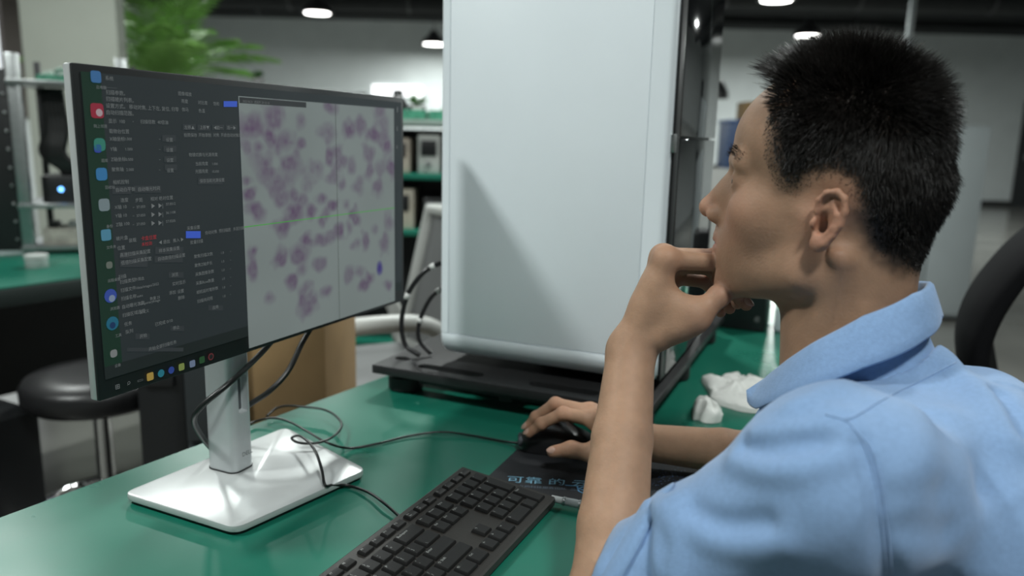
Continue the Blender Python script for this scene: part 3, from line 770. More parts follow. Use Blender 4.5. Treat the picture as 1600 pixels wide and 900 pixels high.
# ================================================================ the seated man
# ---- implicit shapes, meshed with surface nets
def sd_ell(p, c, r):
    q = (p - np.asarray(c)) ; r = np.asarray(r)
    k0 = np.sqrt(((q / r) ** 2).sum(-1)); k1 = np.sqrt(((q / (r * r)) ** 2).sum(-1)) + 1e-9
    return k0 * (k0 - 1.0) / k1
def sd_cone(p, a, b, ra, rb):
    a = np.asarray(a, float); b = np.asarray(b, float); ba = b - a
    h = np.clip(((p - a) @ ba) / max(ba @ ba, 1e-12), 0, 1)
    return np.sqrt(((p - a - h[:, None] * ba) ** 2).sum(-1)) - (ra + (rb - ra) * h)
def smin(a, b, k):
    h = np.maximum(k - np.abs(a - b), 0) / k
    return np.minimum(a, b) - h * h * k * 0.25
def smax(a, b, k): return -smin(-a, -b, k)
def sym(p):
    q = p.copy(); q[:, 1] = np.abs(q[:, 1]); return q
def chain(p, pts, rs, k=0.004):
    d = sd_cone(p, pts[0], pts[1], rs[0], rs[1])
    for i in range(1, len(pts) - 1): d = smin(d, sd_cone(p, pts[i], pts[i + 1], rs[i], rs[i + 1]), k)
    return d
_lat = np.random.default_rng(11).random((24, 24, 24)).astype(np.float32)
def noise3(p, s):
    a = p / s; i = np.floor(a).astype(int); f = a - i; f = f * f * (3 - 2 * f); i %= 23
    x, y, z = i.T; g = _lat; fx, fy, fz = f.T
    def L(zz): return (g[x, y, zz] * (1 - fx) + g[x + 1, y, zz] * fx) * (1 - fy) + (g[x, y + 1, zz] * (1 - fx) + g[x + 1, y + 1, zz] * fx) * fy
    return L(z) * (1 - fz) + L(z + 1) * fz - 0.5
def surface_net(fn, lo, hi, s, blk=8, name='net'):
    lo = np.asarray(lo, float); hi = np.asarray(hi, float)
    nb = np.ceil((hi - lo) / (s * blk)).astype(int)
    n = nb * blk + 1
    gi = np.stack(np.meshgrid(*[np.arange(k) for k in nb], indexing='ij'), -1).reshape(-1, 3)
    cen = lo + (gi + 0.5) * s * blk
    d = fn(cen)
    act = gi[np.abs(d) < s * blk * 1.35]
    D = np.full(n, 1.0, np.float32)
    for b in gi[d < -s * blk * 1.3]: D[b[0] * blk:(b[0] + 1) * blk + 1, b[1] * blk:(b[1] + 1) * blk + 1, b[2] * blk:(b[2] + 1) * blk + 1] = -1.0
    need = np.zeros(n, bool)
    for b in act: need[b[0] * blk:(b[0] + 1) * blk + 1, b[1] * blk:(b[1] + 1) * blk + 1, b[2] * blk:(b[2] + 1) * blk + 1] = True
    idx = np.argwhere(need)
    vals = np.empty(len(idx), np.float32)
    for a in range(0, len(idx), 400000):
        vals[a:a + 400000] = fn(lo + idx[a:a + 400000] * s)
    D[need] = vals
    neg = D < 0
    c = np.zeros(tuple(n - 1), np.int8)
    for dx in (0, 1):
        for dy in (0, 1):
            for dz in (0, 1): c += neg[dx:n[0] - 1 + dx, dy:n[1] - 1 + dy, dz:n[2] - 1 + dz]
    cells = np.argwhere((c > 0) & (c < 8))
    acc = np.zeros((len(cells), 3)); cnt = np.zeros(len(cells))
    cor = [(x, y, z) for x in (0, 1) for y in (0, 1) for z in (0, 1)]
    cv = {k: D[cells[:, 0] + k[0], cells[:, 1] + k[1], cells[:, 2] + k[2]].astype(float) for k in cor}
    for ka_ in cor:
        for ax_ in range(3):
            if ka_[ax_] == 0:
                kb_ = list(ka_); kb_[ax_] = 1; kb_ = tuple(kb_)
                va_, vb_ = cv[ka_], cv[kb_]
                m_ = (va_ < 0) != (vb_ < 0)
                t = np.where(m_, va_ / np.where(m_, va_ - vb_, 1), 0)
                P = np.tile(np.array(ka_, float), (len(cells), 1)); P[:, ax_] += t
                acc += P * m_[:, None]; cnt += m_
    V = lo + (cells + acc / cnt[:, None]) * s
    ID = np.full(tuple(n - 1), -1, np.int32); ID[tuple(cells.T)] = np.arange(len(cells))
    faces = []
    for ax_ in range(3):
        o1, o2 = [a for a in range(3) if a != ax_]
        sl0 = [slice(None)] * 3; sl1 = [slice(None)] * 3
        sl0[ax_] = slice(0, n[ax_] - 1); sl1[ax_] = slice(1, n[ax_])
        A = neg[tuple(sl0)]; B = neg[tuple(sl1)]
        e = np.argwhere(A != B)
        e = e[(e[:, o1] > 0) & (e[:, o2] > 0) & (e[:, o1] < n[o1] - 1) & (e[:, o2] < n[o2] - 1)]
        sign = A[tuple(e.T)]
        def cid(d1, d2):
            q = e.copy(); q[:, o1] -= d1; q[:, o2] -= d2
            return ID[tuple(q.T)]
        q = np.stack([cid(0, 0), cid(1, 0), cid(1, 1), cid(0, 1)], 1)
        flip = sign if ax_ != 1 else ~sign
        q[~flip] = q[~flip][:, ::-1]
        faces.append(q[(q >= 0).all(1)])
    Fq = np.concatenate(faces)
    me = bpy.data.meshes.new(name)
    me.vertices.add(len(V)); me.vertices.foreach_set('co', V.astype(np.float32).ravel())
    me.loops.add(len(Fq) * 4); me.loops.foreach_set('vertex_index', Fq.astype(np.int32).ravel())
    me.polygons.add(len(Fq)); me.polygons.foreach_set('loop_start', np.arange(0, len(Fq) * 4, 4, dtype=np.int32))
    me.update(calc_edges=True); me.validate()
    me.polygons.foreach_set('use_smooth', np.ones(len(me.polygons), bool))
    return me, V, Fq

# ---- skeleton
H_YAW, H_PITCH = math.radians(31.5), math.radians(4.5)
HO = np.array([0.292, 0.700, 1.112])             # between the ear canals
hf = np.array([-math.cos(H_YAW), math.sin(H_YAW), 0.0]); hl = np.array([-math.sin(H_YAW), -math.cos(H_YAW), 0.0])
HX = hf * math.cos(H_PITCH) + np.array([0, 0, math.sin(H_PITCH)]); HYl = hl; HZ = np.cross(HX, HYl)
HR = np.stack([HX, HYl, HZ], 1)                  # columns: forward, left, up
def h2w(p): return HO + HR @ np.asarray(p, float)
def w2h(P): return (P - HO) @ HR
bf = np.array([-0.85, 0.527, 0.0]); blf = np.array([-0.527, -0.85, 0.0])
CN = np.array([0.300, 0.680, 1.005])
LS = at_d(1310, 758, 0.548); RS = CN - blf * 0.165 + np.array([0, 0, -0.06])
LE = at_d(947, 925, 0.655) + np.array([0, 0, -0.013]); LW = at_d(986, 548, 0.765)
RW = at_d(1000, 690, 1.005); RE = at_d(1215, 716, 0.965) + np.array([0.10, -0.02, 0.0])
PEL = np.array([0.57, 0.495, 0.53])

EAR_A = np.array([0.006, 0.0735, 0.001])          # front root of the ear, head frame
ea = math.radians(5); et = math.radians(8)
e_out = np.array([-0.0, 1, 0]) * math.cos(ea) + np.array([1, 0, 0]) * math.sin(ea)
e_fw = np.array([1, 0, 0]) * math.cos(ea) - np.array([0, 1, 0]) * math.sin(ea)
e_up = np.array([0, 0, 1.0])
e_fw, e_up = e_fw * math.cos(et) + e_up * math.sin(et), e_up * math.cos(et) - e_fw * math.sin(et)
ER = np.stack([e_fw, e_up, e_out], 1)
def ear_sdf(q):                                   # q in head frame, left side
    p = ((q - (EAR_A + np.array([-0.012, 0.004, 0.001]))) @ ER) / np.array([0.80, 0.88, 0.95])
    dish = sd_ell(p, (-0.001, 0.004, -0.001), (0.0155, 0.026, 0.0045))
    d = dish
    rim = [(0.006, 0.000, .001), (0.0125, 0.008, .002), (0.0135, 0.018, .003), (0.008, 0.027, .004), (-0.002, 0.0305, .0045), (-0.011, 0.026, .005), (-0.0155, 0.015, .0055), (-0.0155, 0.002, .005), (-0.0115, -0.010, .004), (-0.006, -0.019, .003)]
    d = smin(d, chain(p, rim, [0.0022, 0.0028, .0030, .0031, .0033, .0033, .0032, .0030, .0030, .0034], .002), 0.003)
    d = smin(d, sd_ell(p, (0.0005, -0.0205, 0.002), (0.0085, 0.0085, 0.0042)), 0.006)          # lobe
    d = smin(d, chain(p, [(-0.001, 0.020, .002), (-0.008, 0.010, .004), (-0.0085, -0.002, .004), (-0.003, -0.0105, .0035)], [.002, .0027, .0027, .0027], .002), 0.0035)
    d = smax(d, -sd_ell(p, (0.0030, -0.000, 0.0060), (0.0072, 0.0110, 0.0095)), 0.003)         # concha
    d = smin(d, sd_ell(p, (0.0115, -0.0035, 0.0035), (0.0035, 0.0055, 0.0035)), 0.003)         # tragus
    return d * 0.82

def head_sdf(P):
    p = sym(w2h(P))
    d = sd_ell(p, (0.006, 0, 0.057), (0.0790, 0.0745, 0.0850))
    d = smin(d, sd_ell(p, (0.040, 0, 0.062), (0.0590, 0.0590, 0.0540)), 0.020)
    d = smin(d, sd_ell(p, (-0.034, 0, 0.028), (0.0470, 0.0610, 0.0540)), 0.030)                 # occiput
    d = smin(d, sd_ell(p, (0.040, 0, -0.005), (0.0520, 0.0570, 0.0590)), 0.020)
    d = smin(d, sd_ell(p, (0.058, 0.040, -0.004), (0.0220, 0.0180, 0.0160)), 0.030)             # cheekbone
    d = smin(d, sd_ell(p, (0.046, 0.023, -0.030), (0.0340, 0.0280, 0.0340)), 0.022)             # cheek
    d = smin(d, sd_cone(p, (0.006, 0.058, 0.000), (0.012, 0.053, -0.048), 0.0140, 0.0140), 0.020)
    d = smin(d, sd_cone(p, (0.012, 0.052, -0.048), (0.080, 0.014, -0.076), 0.0150, 0.0130), 0.020)
    d = smin(d, sd_ell(p, (0.046, 0, -0.052), (0.0480, 0.0440, 0.0280)), 0.022)
    d = smin(d, sd_ell(p, (0.070, 0, -0.034), (0.0310, 0.0310, 0.0310)), 0.018)                 # mouth region
    d = smin(d, sd_ell(p, (0.083, 0, -0.074), (0.0170, 0.0220, 0.0160)), 0.012)                 # chin
    d = smin(d, sd_cone(p, (0.091, 0.008, 0.041), (0.079, 0.040, 0.040), 0.0095, 0.0090), 0.012) # brow
    d = smax(d, -sd_ell(p, (0.100, 0.031, 0.022), (0.0170, 0.0170, 0.0110)), 0.012)             # socket
    d = smin(d, sd_ell(p, (0.0765, 0.031, 0.0235), (0.0140, 0.0150, 0.0130)), 0.005)            # lids
    d = smax(d, -sd_ell(p, (0.0930, 0.031, 0.0225), (0.0095, 0.0145, 0.0042)), 0.002)
    nose = sd_cone(p, (0.0930, 0, 0.030), (0.1155, 0, -0.0060), 0.0068, 0.0090)
    nose = smin(nose, sd_ell(p, (0.0900, 0.0090, 0.0040), (0.0170, 0.0120, 0.0230)), 0.010)
    nose = smin(nose, sd_ell(p, (0.1150, 0, -0.0085), (0.0098, 0.0105, 0.0088)), 0.006)
    nose = smin(nose, sd_ell(p, (0.1030, 0.0130, -0.0130), (0.0110, 0.0062, 0.0078)), 0.005)
    d = smin(d, nose, 0.009)
    d = smin(d, sd_cone(p, (0.1000, 0, -0.0200), (0.0990, 0, -0.0310), 0.0060, 0.0070), 0.008)
    d = smax(d, -sd_ell(p, (0.1075, 0.0065, -0.0215), (0.0050, 0.0032, 0.0040)), 0.003)
    d = smin(d, chain(p, [(0.1020, 0.0, -0.0345), (0.0995, 0.010, -0.0355), (0.0895, 0.0235, -0.0395)], [.0052, .0048, .002], .003), 0.004)
    d = smin(d, chain(p, [(0.1000, 0.0, -0.0460), (0.0980, 0.010, -0.0455), (0.0890, 0.0225, -0.0405)], [.0060, .0050, .002], .003), 0.004)
    d = smax(d, -chain(p, [(0.1065, 0.0, -0.0400), (0.1015, 0.012, -0.0402), (0.0900, 0.0260, -0.0405)], [.0014, .0014, .001], .002), 0.002)
    d = smax(d, -sd_ell(p, (0.1040, 0, -0.0600), (0.0085, 0.020, 0.0060)), 0.008)
    d = smin(d, ear_sdf(p), 0.0035)
    d = smax(d, -sd_ell((p - (EAR_A + np.array([-0.010, 0.003, -0.002]))) @ ER, (0.0005, -0.001, 0.004), (0.0045, 0.0065, 0.0100)), 0.002)
    return d

NB = CN + np.array([0.018, -0.012, -0.03])
def neck_sdf(P):
    d = sd_cone(P, h2w((-0.024, 0, -0.020)), CN + np.array([0.004, -0.002, -0.03]), 0.0520, 0.0520)
    d = smin(d, sd_cone(P, h2w((0.008, 0, -0.058)), NB + bf * 0.030, 0.0280, 0.0280), 0.026)
    for sg in (1, -1):
        d = smin(d, sd_cone(P, h2w((-0.020, 0.058 * sg, -0.030)), NB + bf * 0.040 + blf * 0.018 * sg, 0.0120, 0.0100), 0.016)
    return d
# hands: pixel + distance for every joint
def J(*l): return [at_d(*q) for q in l]
L_idx = J((1041, 405, .742), (1127, 411, .752), (1150, 456, .760), (1166, 476, .752))
L_mid = J((1036, 402, .762), (1118, 402, .776), (1146, 444, .784), (1152, 474, .776))
L_rng = J((1040, 412, .783), (1112, 418, .797), (1136, 456, .800), (1140, 482, .790))
L_pky = J((1048, 432, .800), (1104, 440, .813), (1124, 468, .812), (1126, 488, .802))
L_thb = J((1030, 525, .752), (1087, 497, .738), (1124, 462, .738), (1145, 447, .742))
R_idx = J((930, 656, 1.000), (880, 646, 1.010), (846, 662, 1.022), (827, 677, 1.030))
R_mid = J((922, 644, 1.022), (868, 631, 1.040), (838, 652, 1.052), (824, 667, 1.058))
R_rng = J((926, 645, 1.045), (880, 640, 1.070), (852, 658, 1.080), (838, 672, 1.085))
R_pky = J((938, 652, 1.068), (900, 650, 1.095), (878, 664, 1.104), (866, 676, 1.108))
R_thb = J((985, 712, .985), (935, 711, .975), (893, 702, .980), (864, 706, .986))
def hand_sdf(P, W, E, fingers, thumb, sc=1.0):
    ax_ = W - E; ax_ = ax_ / np.linalg.norm(ax_)
    rr = [(.0098, .0085, .0076, .0062), (.0100, .0086, .0077, .0062), (.0094, .0082, .0073, .0060), (.0082, .0072, .0066, .0055)]
    palm = None
    for i, f_ in enumerate(fingers):
        off = (np.mean([g[0] for g in fingers], 0) - f_[0]) * 0.45
        c = sd_cone(P, W + off * -0.55, f_[0], 0.0150, 0.0118 if i < 3 else 0.0105)
        palm = c if palm is None else smin(palm, c, 0.014)
    pc_ = np.mean([g[0] for g in fingers], 0)
    d = palm
    for f_, r_ in zip(fingers, rr):
        fd = chain(P, f_, [q * sc for q in r_], 0.003)
        for k_ in (1, 2): fd = smin(fd, np.sqrt(((P - f_[k_]) ** 2).sum(-1)) - r_[k_] * 1.06, 0.004)
        d = smin(d, fd, 0.0035)
    for f_ in fingers:                            # knuckles
        d = smin(d, np.sqrt(((P - f_[0]) ** 2).sum(-1)) - 0.0122, 0.008)
    t = chain(P, thumb, [.0150, .0118, .0102, .0080], 0.006)
    d = smin(d, t, 0.009)
    i0 = fingers[0][0]
    d = smin(d, sd_cone(P, thumb[1], i0 * 0.72 + W * 0.28, 0.0085, 0.0090), 0.016)    # web
    d = smin(d, sd_cone(P, thumb[1] * 0.6 + thumb[0] * 0.4, i0 * 0.45 + W * 0.55, 0.0115, 0.0120), 0.014)
    d = smin(d, sd_cone(P, thumb[1] * 0.85 + i0 * 0.15, i0 * 0.55 + W * 0.45, 0.0090, 0.0110), 0.014)
    return d
def arm_sdf(P, S, E, W, swell=1.0):
    f1 = E + (W - E) * 0.28; f2 = E + (W - E) * 0.62
    d = sd_cone(P, S, E, 0.044, 0.034)
    d = smin(d, chain(P, [E, f1, f2, W], [.0320, .0315 * swell, .0280, .0235], 0.006), 0.012)
    return d
def limb_sdf(P, S_, E_, W_, fs_, th_, sw_):
    d = arm_sdf(P, S_, E_, W_, sw_)
    hd = np.array([W_] + [q for f_ in fs_ + (th_,) for q in f_])
    ix = np.where(((P > hd.min(0) - 0.045) & (P < hd.max(0) + 0.045)).all(1))[0]
    if len(ix): d[ix] = smin(d[ix], hand_sdf(P[ix], W_, E_, fs_, th_), 0.012)
    return d
def torso_sdf(P, grow=0.0):
    ax_ = CN + np.array([0.03, -0.02, 0.0]) - PEL; Ln = np.linalg.norm(ax_); ax_ = ax_ / Ln
    t = np.clip(((P - PEL) @ ax_) / Ln, -0.1, 0.87)
    fx = bf - ax_ * (bf @ ax_); fx /= np.linalg.norm(fx)
    q = P - PEL - (t * Ln)[:, None] * ax_
    ql = q @ blf; qf = q @ fx; qa = q @ ax_
    qf = qf + 0.030 * np.sin(np.clip(t, 0, 1) * PI) ** 2 * 1.0      # rounded back
    a = np.interp(t, [-.1, 0, .3, .6, .8, .9, 1.0], [.165, .172, .160, .165, .155, .125, .085]) + grow
    b = np.interp(t, [-.1, 0, .3, .6, .8, .9, 1.0], [.115, .120, .112, .108, .084, .062, .055]) + grow
    d = (np.sqrt((ql / a) ** 2 + (qf / b) ** 2 + 1e-9) - 1) * np.minimum(a, b)
    return smax(d, np.abs(qa) - 0.012 - grow, 0.075)
ARM_LO, ARM_HI = None, None
def body_sdf(P):
    out = np.full(len(P), 0.3)
    def near(lo, hi, m=0.05): return np.where(((P > np.asarray(lo) - m) & (P < np.asarray(hi) + m)).all(1))[0]
    def bb(*pts): A = np.array(pts); return A.min(0), A.max(0)
    def put(ix, fn, k):
        if len(ix): out[ix] = smin(out[ix], fn(P[ix]), k)
    put(near(HO - 0.14, HO + 0.15), head_sdf, 0.001)
    put(near(*bb(HO, NB), m=0.12), neck_sdf, 0.018)
    put(near(*bb(PEL, CN), m=0.22), torso_sdf, 0.03)
    for s_ in (LS, RS):
        put(near(*bb(NB, s_), m=0.09), lambda p, s_=s_: sd_cone(p, NB + np.array([0, 0, -0.040]), s_, 0.036, 0.042), 0.02)
    for (S_, E_, W_, fs_, th_, sw_) in ((LS, LE, LW, (L_idx, L_mid, L_rng, L_pky), L_thb, 1.0), (RS, RE, RW, (R_idx, R_mid, R_rng, R_pky), R_thb, 0.95)):
        hd = [q for f_ in fs_ + (th_,) for q in f_]
        put(near(*bb(S_, E_, W_, *hd), m=0.07), lambda p, a=(S_, E_, W_, fs_, th_, sw_): limb_sdf(p, *a), 0.003)
    return out

man = thing('person', 'man in a light blue shirt resting his chin on his hand, looking at the monitor', 'person', (0.57, 0.495, 0.47))
me_b, BV, BF = surface_net(body_sdf, (-0.02, 0.36, 0.46), (0.76, 1.16, 1.28), 0.0018, name='body')
body_o = link('body', me_b, None, man)

# skin colour: one tone, redder where blood shows, darker where shaved
hp = w2h(BV.astype(float))
def blob(p, c, r, s=1.0):
    q = p.copy()
    if s: q[:, 1] = np.abs(q[:, 1])
    return np.exp(-(((q - np.asarray(c)) / r) ** 2).sum(1))
base_c = np.array([0.41, 0.245, 0.158]); red = np.array([0.46, 0.20, 0.135]); lip = np.array([0.33, 0.14, 0.115]); stub = np.array([0.17, 0.115, 0.09])
scol = np.tile(base_c, (len(BV), 1)) * (1 + 0.16 * noise3(BV, 0.012) + 0.10 * noise3(BV, 0.004))[:, None]
def blend(wt, c):
    global scol
    wt = np.clip(wt, 0, 1)[:, None]; scol = scol * (1 - wt) + np.asarray(c) * wt
inhead = (np.abs(hp) < 0.16).all(1)
scol = scol * (1 - 0.20 * np.exp(-((hp / np.array([0.13, 0.13, 0.17])) ** 6).sum(1)))[:, None]
blend(0.55 * blob(hp, (0.115, 0.0, -0.010), 0.016) * inhead, red); blend(0.35 * blob(hp, (0.075, 0.045, -0.01), 0.028) * inhead, red)
blend(0.55 * blob(hp, (-0.005, 0.085, 0.0), (0.03, 0.02, 0.04)) * inhead, red)
blend(1.1 * blob(hp, (0.101, 0.0, -0.040), (0.012, 0.020, 0.0075)) * inhead, lip)
blend(0.40 * blob(hp, (0.095, 0.0, -0.028), (0.02, 0.026, 0.008)) * inhead, stub); blend(0.30 * blob(hp, (0.085, 0.0, -0.075), (0.03, 0.035, 0.02)) * inhead, stub)
for f_ in (L_idx, L_mid, L_rng, L_pky, R_idx, R_mid, R_rng, R_pky):
    for k_, wq in ((0, .35), (1, .45), (2, .3), (3, .35)):
        blend(wq * np.exp(-((BV - f_[k_]) ** 2).sum(1) / 0.013 ** 2), red)
for f_ in (L_thb, R_thb):
    for k_ in (1, 2, 3): blend(.35 * np.exp(-((BV - f_[k_]) ** 2).sum(1) / 0.014 ** 2), red)

# finger nails
M_nail = mat('finger nail', (0.52, 0.33, 0.26), 0.3)
for f_, dv_, r_ in ((R_idx, (0, -0.35, 1), .0062), (R_mid, (0, -0.35, 1), .0062), (R_rng, (0, -0.2, 1), .0060), (R_thb, (-0.1, -0.75, 0.7), .0080), (L_idx, (0.45, -0.8, 0.1), .0062), (L_thb, (0.0, -0.55, 0.8), .0080)):
    ta_ = f_[3] - f_[2]; ta_ /= np.linalg.norm(ta_); dv_ = np.array(dv_, float); dv_ -= ta_ * (dv_ @ ta_); dv_ /= np.linalg.norm(dv_); wv_ = np.cross(dv_, ta_)
    c_ = f_[3] + dv_ * (r_ - 0.0004) + ta_ * 0.0005
    nr_ = [[c_ + ta_ * (0.0062 * math.sin(a)) + wv_ * (0.0046 * math.cos(a) * math.sin(b_)) * (1.0) + dv_ * (0.0014 * math.cos(b_) * abs(math.cos(a)) + 0.0) - dv_ * 0.0012 * (math.cos(a) * math.sin(b_)) ** 2 for b_ in np.linspace(-PI / 2, PI / 2, 9)] for a in np.linspace(-1.45, 1.45, 9)]
    MB().grid(nr_).build('finger_nail', M_nail, man, 180)

# hair region, given as a line in the photograph on the near side and mirrored
HAIRLINE = [(1222, 135), (1204, 168), (1193, 205), (1193, 245), (1206, 280), (1222, 303), (1243, 311), (1258, 296), (1272, 282), (1300, 276), (1322, 290), (1331, 318), (1334, 350), (1340, 385), (1356, 412), (1372, 430), (1392, 444), (1450, 448), (1600, 430), (1600, -100), (1222, -100)]
def inpoly(px, poly):
    x, y = px.T; r = np.zeros(len(px), bool); n_ = len(poly)
    for i in range(n_):
        x1, y1 = poly[i]; x2, y2 = poly[(i + 1) % n_]
        c_ = ((y1 > y) != (y2 > y)) & (x < (x2 - x1) * (y - y1) / (y2 - y1 + 1e-9) + x1)
        r ^= c_
    return r
def hair_mask(P, jit=0.0, rg=None):
    q = w2h(P); q[:, 1] = np.abs(q[:, 1]); px = to_px(HO + q @ HR.T)
    if rg is not None: px = px + rg.normal(0, jit, px.shape)
    eq = (q - (EAR_A + np.array([-0.013, 0.004, 0.0]))) @ ER
    ear = ear_sdf(q) < 0.004
    top = (q[:, 2] > 0.094 - 0.6 * np.clip(q[:, 0] - 0.05, -1, 0.03)) | (q[:, 0] < 0.072)
    return inpoly(px, HAIRLINE) & ~ear & (q[:, 2] > -0.075) & (q[:, 0] < 0.088) & (np.abs(w2h(P)) < 0.16).all(1)
def hair_edge(P):
    q_ = w2h(P); q_[:, 1] = np.abs(q_[:, 1]); px_h = to_px(HO + q_ @ HR.T); e_ = np.full(len(P), 1e3)
    for A_, B_ in zip(HAIRLINE[:17], HAIRLINE[1:18]):
        A_ = np.array(A_, float); B_ = np.array(B_, float); t_ = np.clip(((px_h - A_) @ (B_ - A_)) / ((B_ - A_) @ (B_ - A_)), 0, 1)
        e_ = np.minimum(e_, np.linalg.norm(px_h - A_ - t_[:, None] * (B_ - A_), axis=1))
    return e_
hm = hair_mask(BV)
hed = hair_edge(BV.astype(float))
blend(hm * np.clip(hed / 34 + 0.35 * noise3(BV, 0.006), 0.05, 0.93), (0.012, 0.010, 0.009))
ca = me_b.color_attributes.new('skin', 'FLOAT_COLOR', 'POINT')
ca.data.foreach_set('color', np.concatenate([scol, np.ones((len(scol), 1))], 1).astype(np.float32).ravel())
M_skin = mat('skin', base_c, 0.58, sss=0.12, bump=0.14, bscale=420, spec=0.32)
nd = M_skin.node_tree.nodes.new('ShaderNodeVertexColor'); nd.layer_name = 'skin'
M_skin.node_tree.links.new(nd.outputs[0], M_skin.node_tree.nodes['Principled BSDF'].inputs['Base Color'])
me_b.materials.append(M_skin)

# ---- hair strands
rg = np.random.default_rng(5)
tri = BV[BF]
cen = tri.mean(1); nrm = np.cross(tri[:, 2] - tri[:, 0], tri[:, 3] - tri[:, 1]); ar = np.linalg.norm(nrm, axis=1); nrm /= ar[:, None] + 1e-12
okf = hair_mask(cen)
fi = np.where(okf)[0]
NS = 34000
pick = rg.choice(fi, NS, p=ar[fi] / ar[fi].sum())
w_ = rg.random((NS, 2))
root = tri[pick, 0] * ((1 - w_[:, :1]) * (1 - w_[:, 1:])) + tri[pick, 1] * (w_[:, :1] * (1 - w_[:, 1:])) + tri[pick, 2] * (w_[:, :1] * w_[:, 1:]) + tri[pick, 3] * ((1 - w_[:, :1]) * w_[:, 1:])
nr = nrm[pick]
keep = hair_mask(root, 4.0, rg)
root, nr = root[keep], nr[keep]
q = w2h(root); nh = nr @ HR
if (nh * (q - np.array([0, 0, 0.04]))).sum(1).mean() < 0: nh = -nh; nr = -nr
# length: short at the sides and nape, longer on top, longest at the front tuft
topness = np.clip((q[:, 2] - 0.068) / 0.045, 0, 1); front = np.clip((q[:, 0] - 0.03) / 0.045, 0, 1) * topness
edge = hair_edge(root)
fade = np.clip(edge / 60, 0.22, 1)
fade = np.maximum(fade, topness)
back = np.clip((-q[:, 0] - 0.02) / 0.06, 0, 1)
low = np.clip((q[:, 2] + 0.06) / 0.05, 0, 1)
lenm = (0.0045 + 0.007 * np.clip((q[:, 2] - 0.0) / 0.05, 0, 1) + 0.012 * topness + 0.008 * front + 0.003 * back * low) * (0.75 + 0.5 * rg.random(len(q))) * fade
comb = np.stack([0.15 + 1.15 * front - 0.55 * back, 0.15 * np.sign(q[:, 1]) * (1 - topness) + 0.0 * q[:, 1], -0.75 * (1 - topness) - 0.30 * back + 0.1 * front], 1)
dirn = nh * (0.62 + 0.25 * topness - 0.22 * (1 - topness))[:, None] + comb * 0.8 + rg.normal(0, 0.13, q.shape)
dirn += 0.35 * np.stack([noise3(q + 5, 0.022), noise3(q + 9, 0.022), noise3(q + 13, 0.022)], 1) * 2
dirn /= np.linalg.norm(dirn, axis=1)[:, None]
# keep strands off the skin
dn = (dirn * nh).sum(1); fixd = np.clip(0.18 - dn, 0, None); dirn += nh * fixd[:, None]; dirn /= np.linalg.norm(dirn, axis=1)[:, None]
bend = comb - nh * 0.35 + np.array([0, 0, -0.25]); 
segs = 3
pts = [q + nh * -0.001]
cur = pts[0]; dcur = dirn.copy()
for k in range(segs):
    cur = cur + dcur * (lenm / segs)[:, None]; pts.append(cur)
    dcur = dcur + bend * 0.16; dcur /= np.linalg.norm(dcur, axis=1)[:, None]
pts = [HO + p_ @ HR.T for p_ in pts]
wd = [0.00034, 0.00032, 0.00024, 0.00004]
sidev = np.cross(dirn @ HR.T, rg.normal(0, 1, q.shape)); sidev /= np.linalg.norm(sidev, axis=1)[:, None]
s2 = np.cross(dirn @ HR.T, sidev)
ringv = []
for k in range(segs + 1):
    for a in (0, 2 * PI / 3, 4 * PI / 3):
        ringv.append(pts[k] + (sidev * math.cos(a) + s2 * math.sin(a)) * wd[k])
HV = np.stack(ringv, 1)                           # strand, 12, 3
nst = len(HV)
fq = []
for k in range(segs):
    for a in range(3): fq.append((k * 3 + a, k * 3 + (a + 1) % 3, (k + 1) * 3 + (a + 1) % 3, (k + 1) * 3 + a))
fq = np.array(fq)
FQ = (np.arange(nst)[:, None, None] * 12 + fq[None]).reshape(-1, 4)
def raw_mesh(name, V, Fq):
    me = bpy.data.meshes.new(name)
    me.vertices.add(len(V)); me.vertices.foreach_set('co', V.astype(np.float32).ravel())
    me.loops.add(Fq.size); me.loops.foreach_set('vertex_index', Fq.astype(np.int32).ravel())
    me.polygons.add(len(Fq)); me.polygons.foreach_set('loop_start', np.arange(0, Fq.size, Fq.shape[1], dtype=np.int32))
    me.update(calc_edges=True)
    me.polygons.foreach_set('use_smooth', np.ones(len(me.polygons), bool))
    return me
M_hair = mat('black hair', (0.013, 0.011, 0.010), 0.42, spec=0.35)
hair = link('hair', raw_mesh('hair', HV.reshape(-1, 3), FQ), M_hair, man, label='short black hair with a tuft over the forehead')
hair['kind'] = 'stuff'
# eyebrows and lashes
def strands(name, roots, dirs, L_, r0):
    V = []; n_ = len(roots)
    for k, t in enumerate((0, .55, 1)):
        c_ = roots + dirs * (L_ * t)[:, None]
        s_ = np.cross(dirs, np.array([0.3, 0.5, 0.8])); s_ /= np.linalg.norm(s_, axis=1)[:, None]; u_ = np.cross(dirs, s_)
        for a in (0, 2.09, 4.19): V.append(c_ + (s_ * math.cos(a) + u_ * math.sin(a)) * (r0 * (1 - 0.8 * t)))
    V = np.stack(V, 1); f_ = np.array([(k * 3 + a, k * 3 + (a + 1) % 3, (k + 1) * 3 + (a + 1) % 3, (k + 1) * 3 + a) for k in range(2) for a in range(3)])
    o = link(name, raw_mesh(name, V.reshape(-1, 3), (np.arange(n_)[:, None, None] * 9 + f_[None]).reshape(-1, 4)), M_hair, man); o['kind'] = 'stuff'
    return o
hb = (np.abs(w2h(cen)) < 0.16).all(1)
qc = w2h(cen)
bw = hb & (qc[:, 0] > 0.06) & (np.abs(qc[:, 2] - (0.047 + 0.004 * np.sin(np.clip((np.abs(qc[:, 1]) - .014) / .034, 0, 1) * PI))) < 0.0042) & (np.abs(qc[:, 1]) > 0.013) & (np.abs(qc[:, 1]) < 0.050)
ix = rg.choice(np.where(bw)[0], 420)
nhx = nrm[ix] @ HR
if nhx[:, 0].mean() < 0: nhx = -nhx
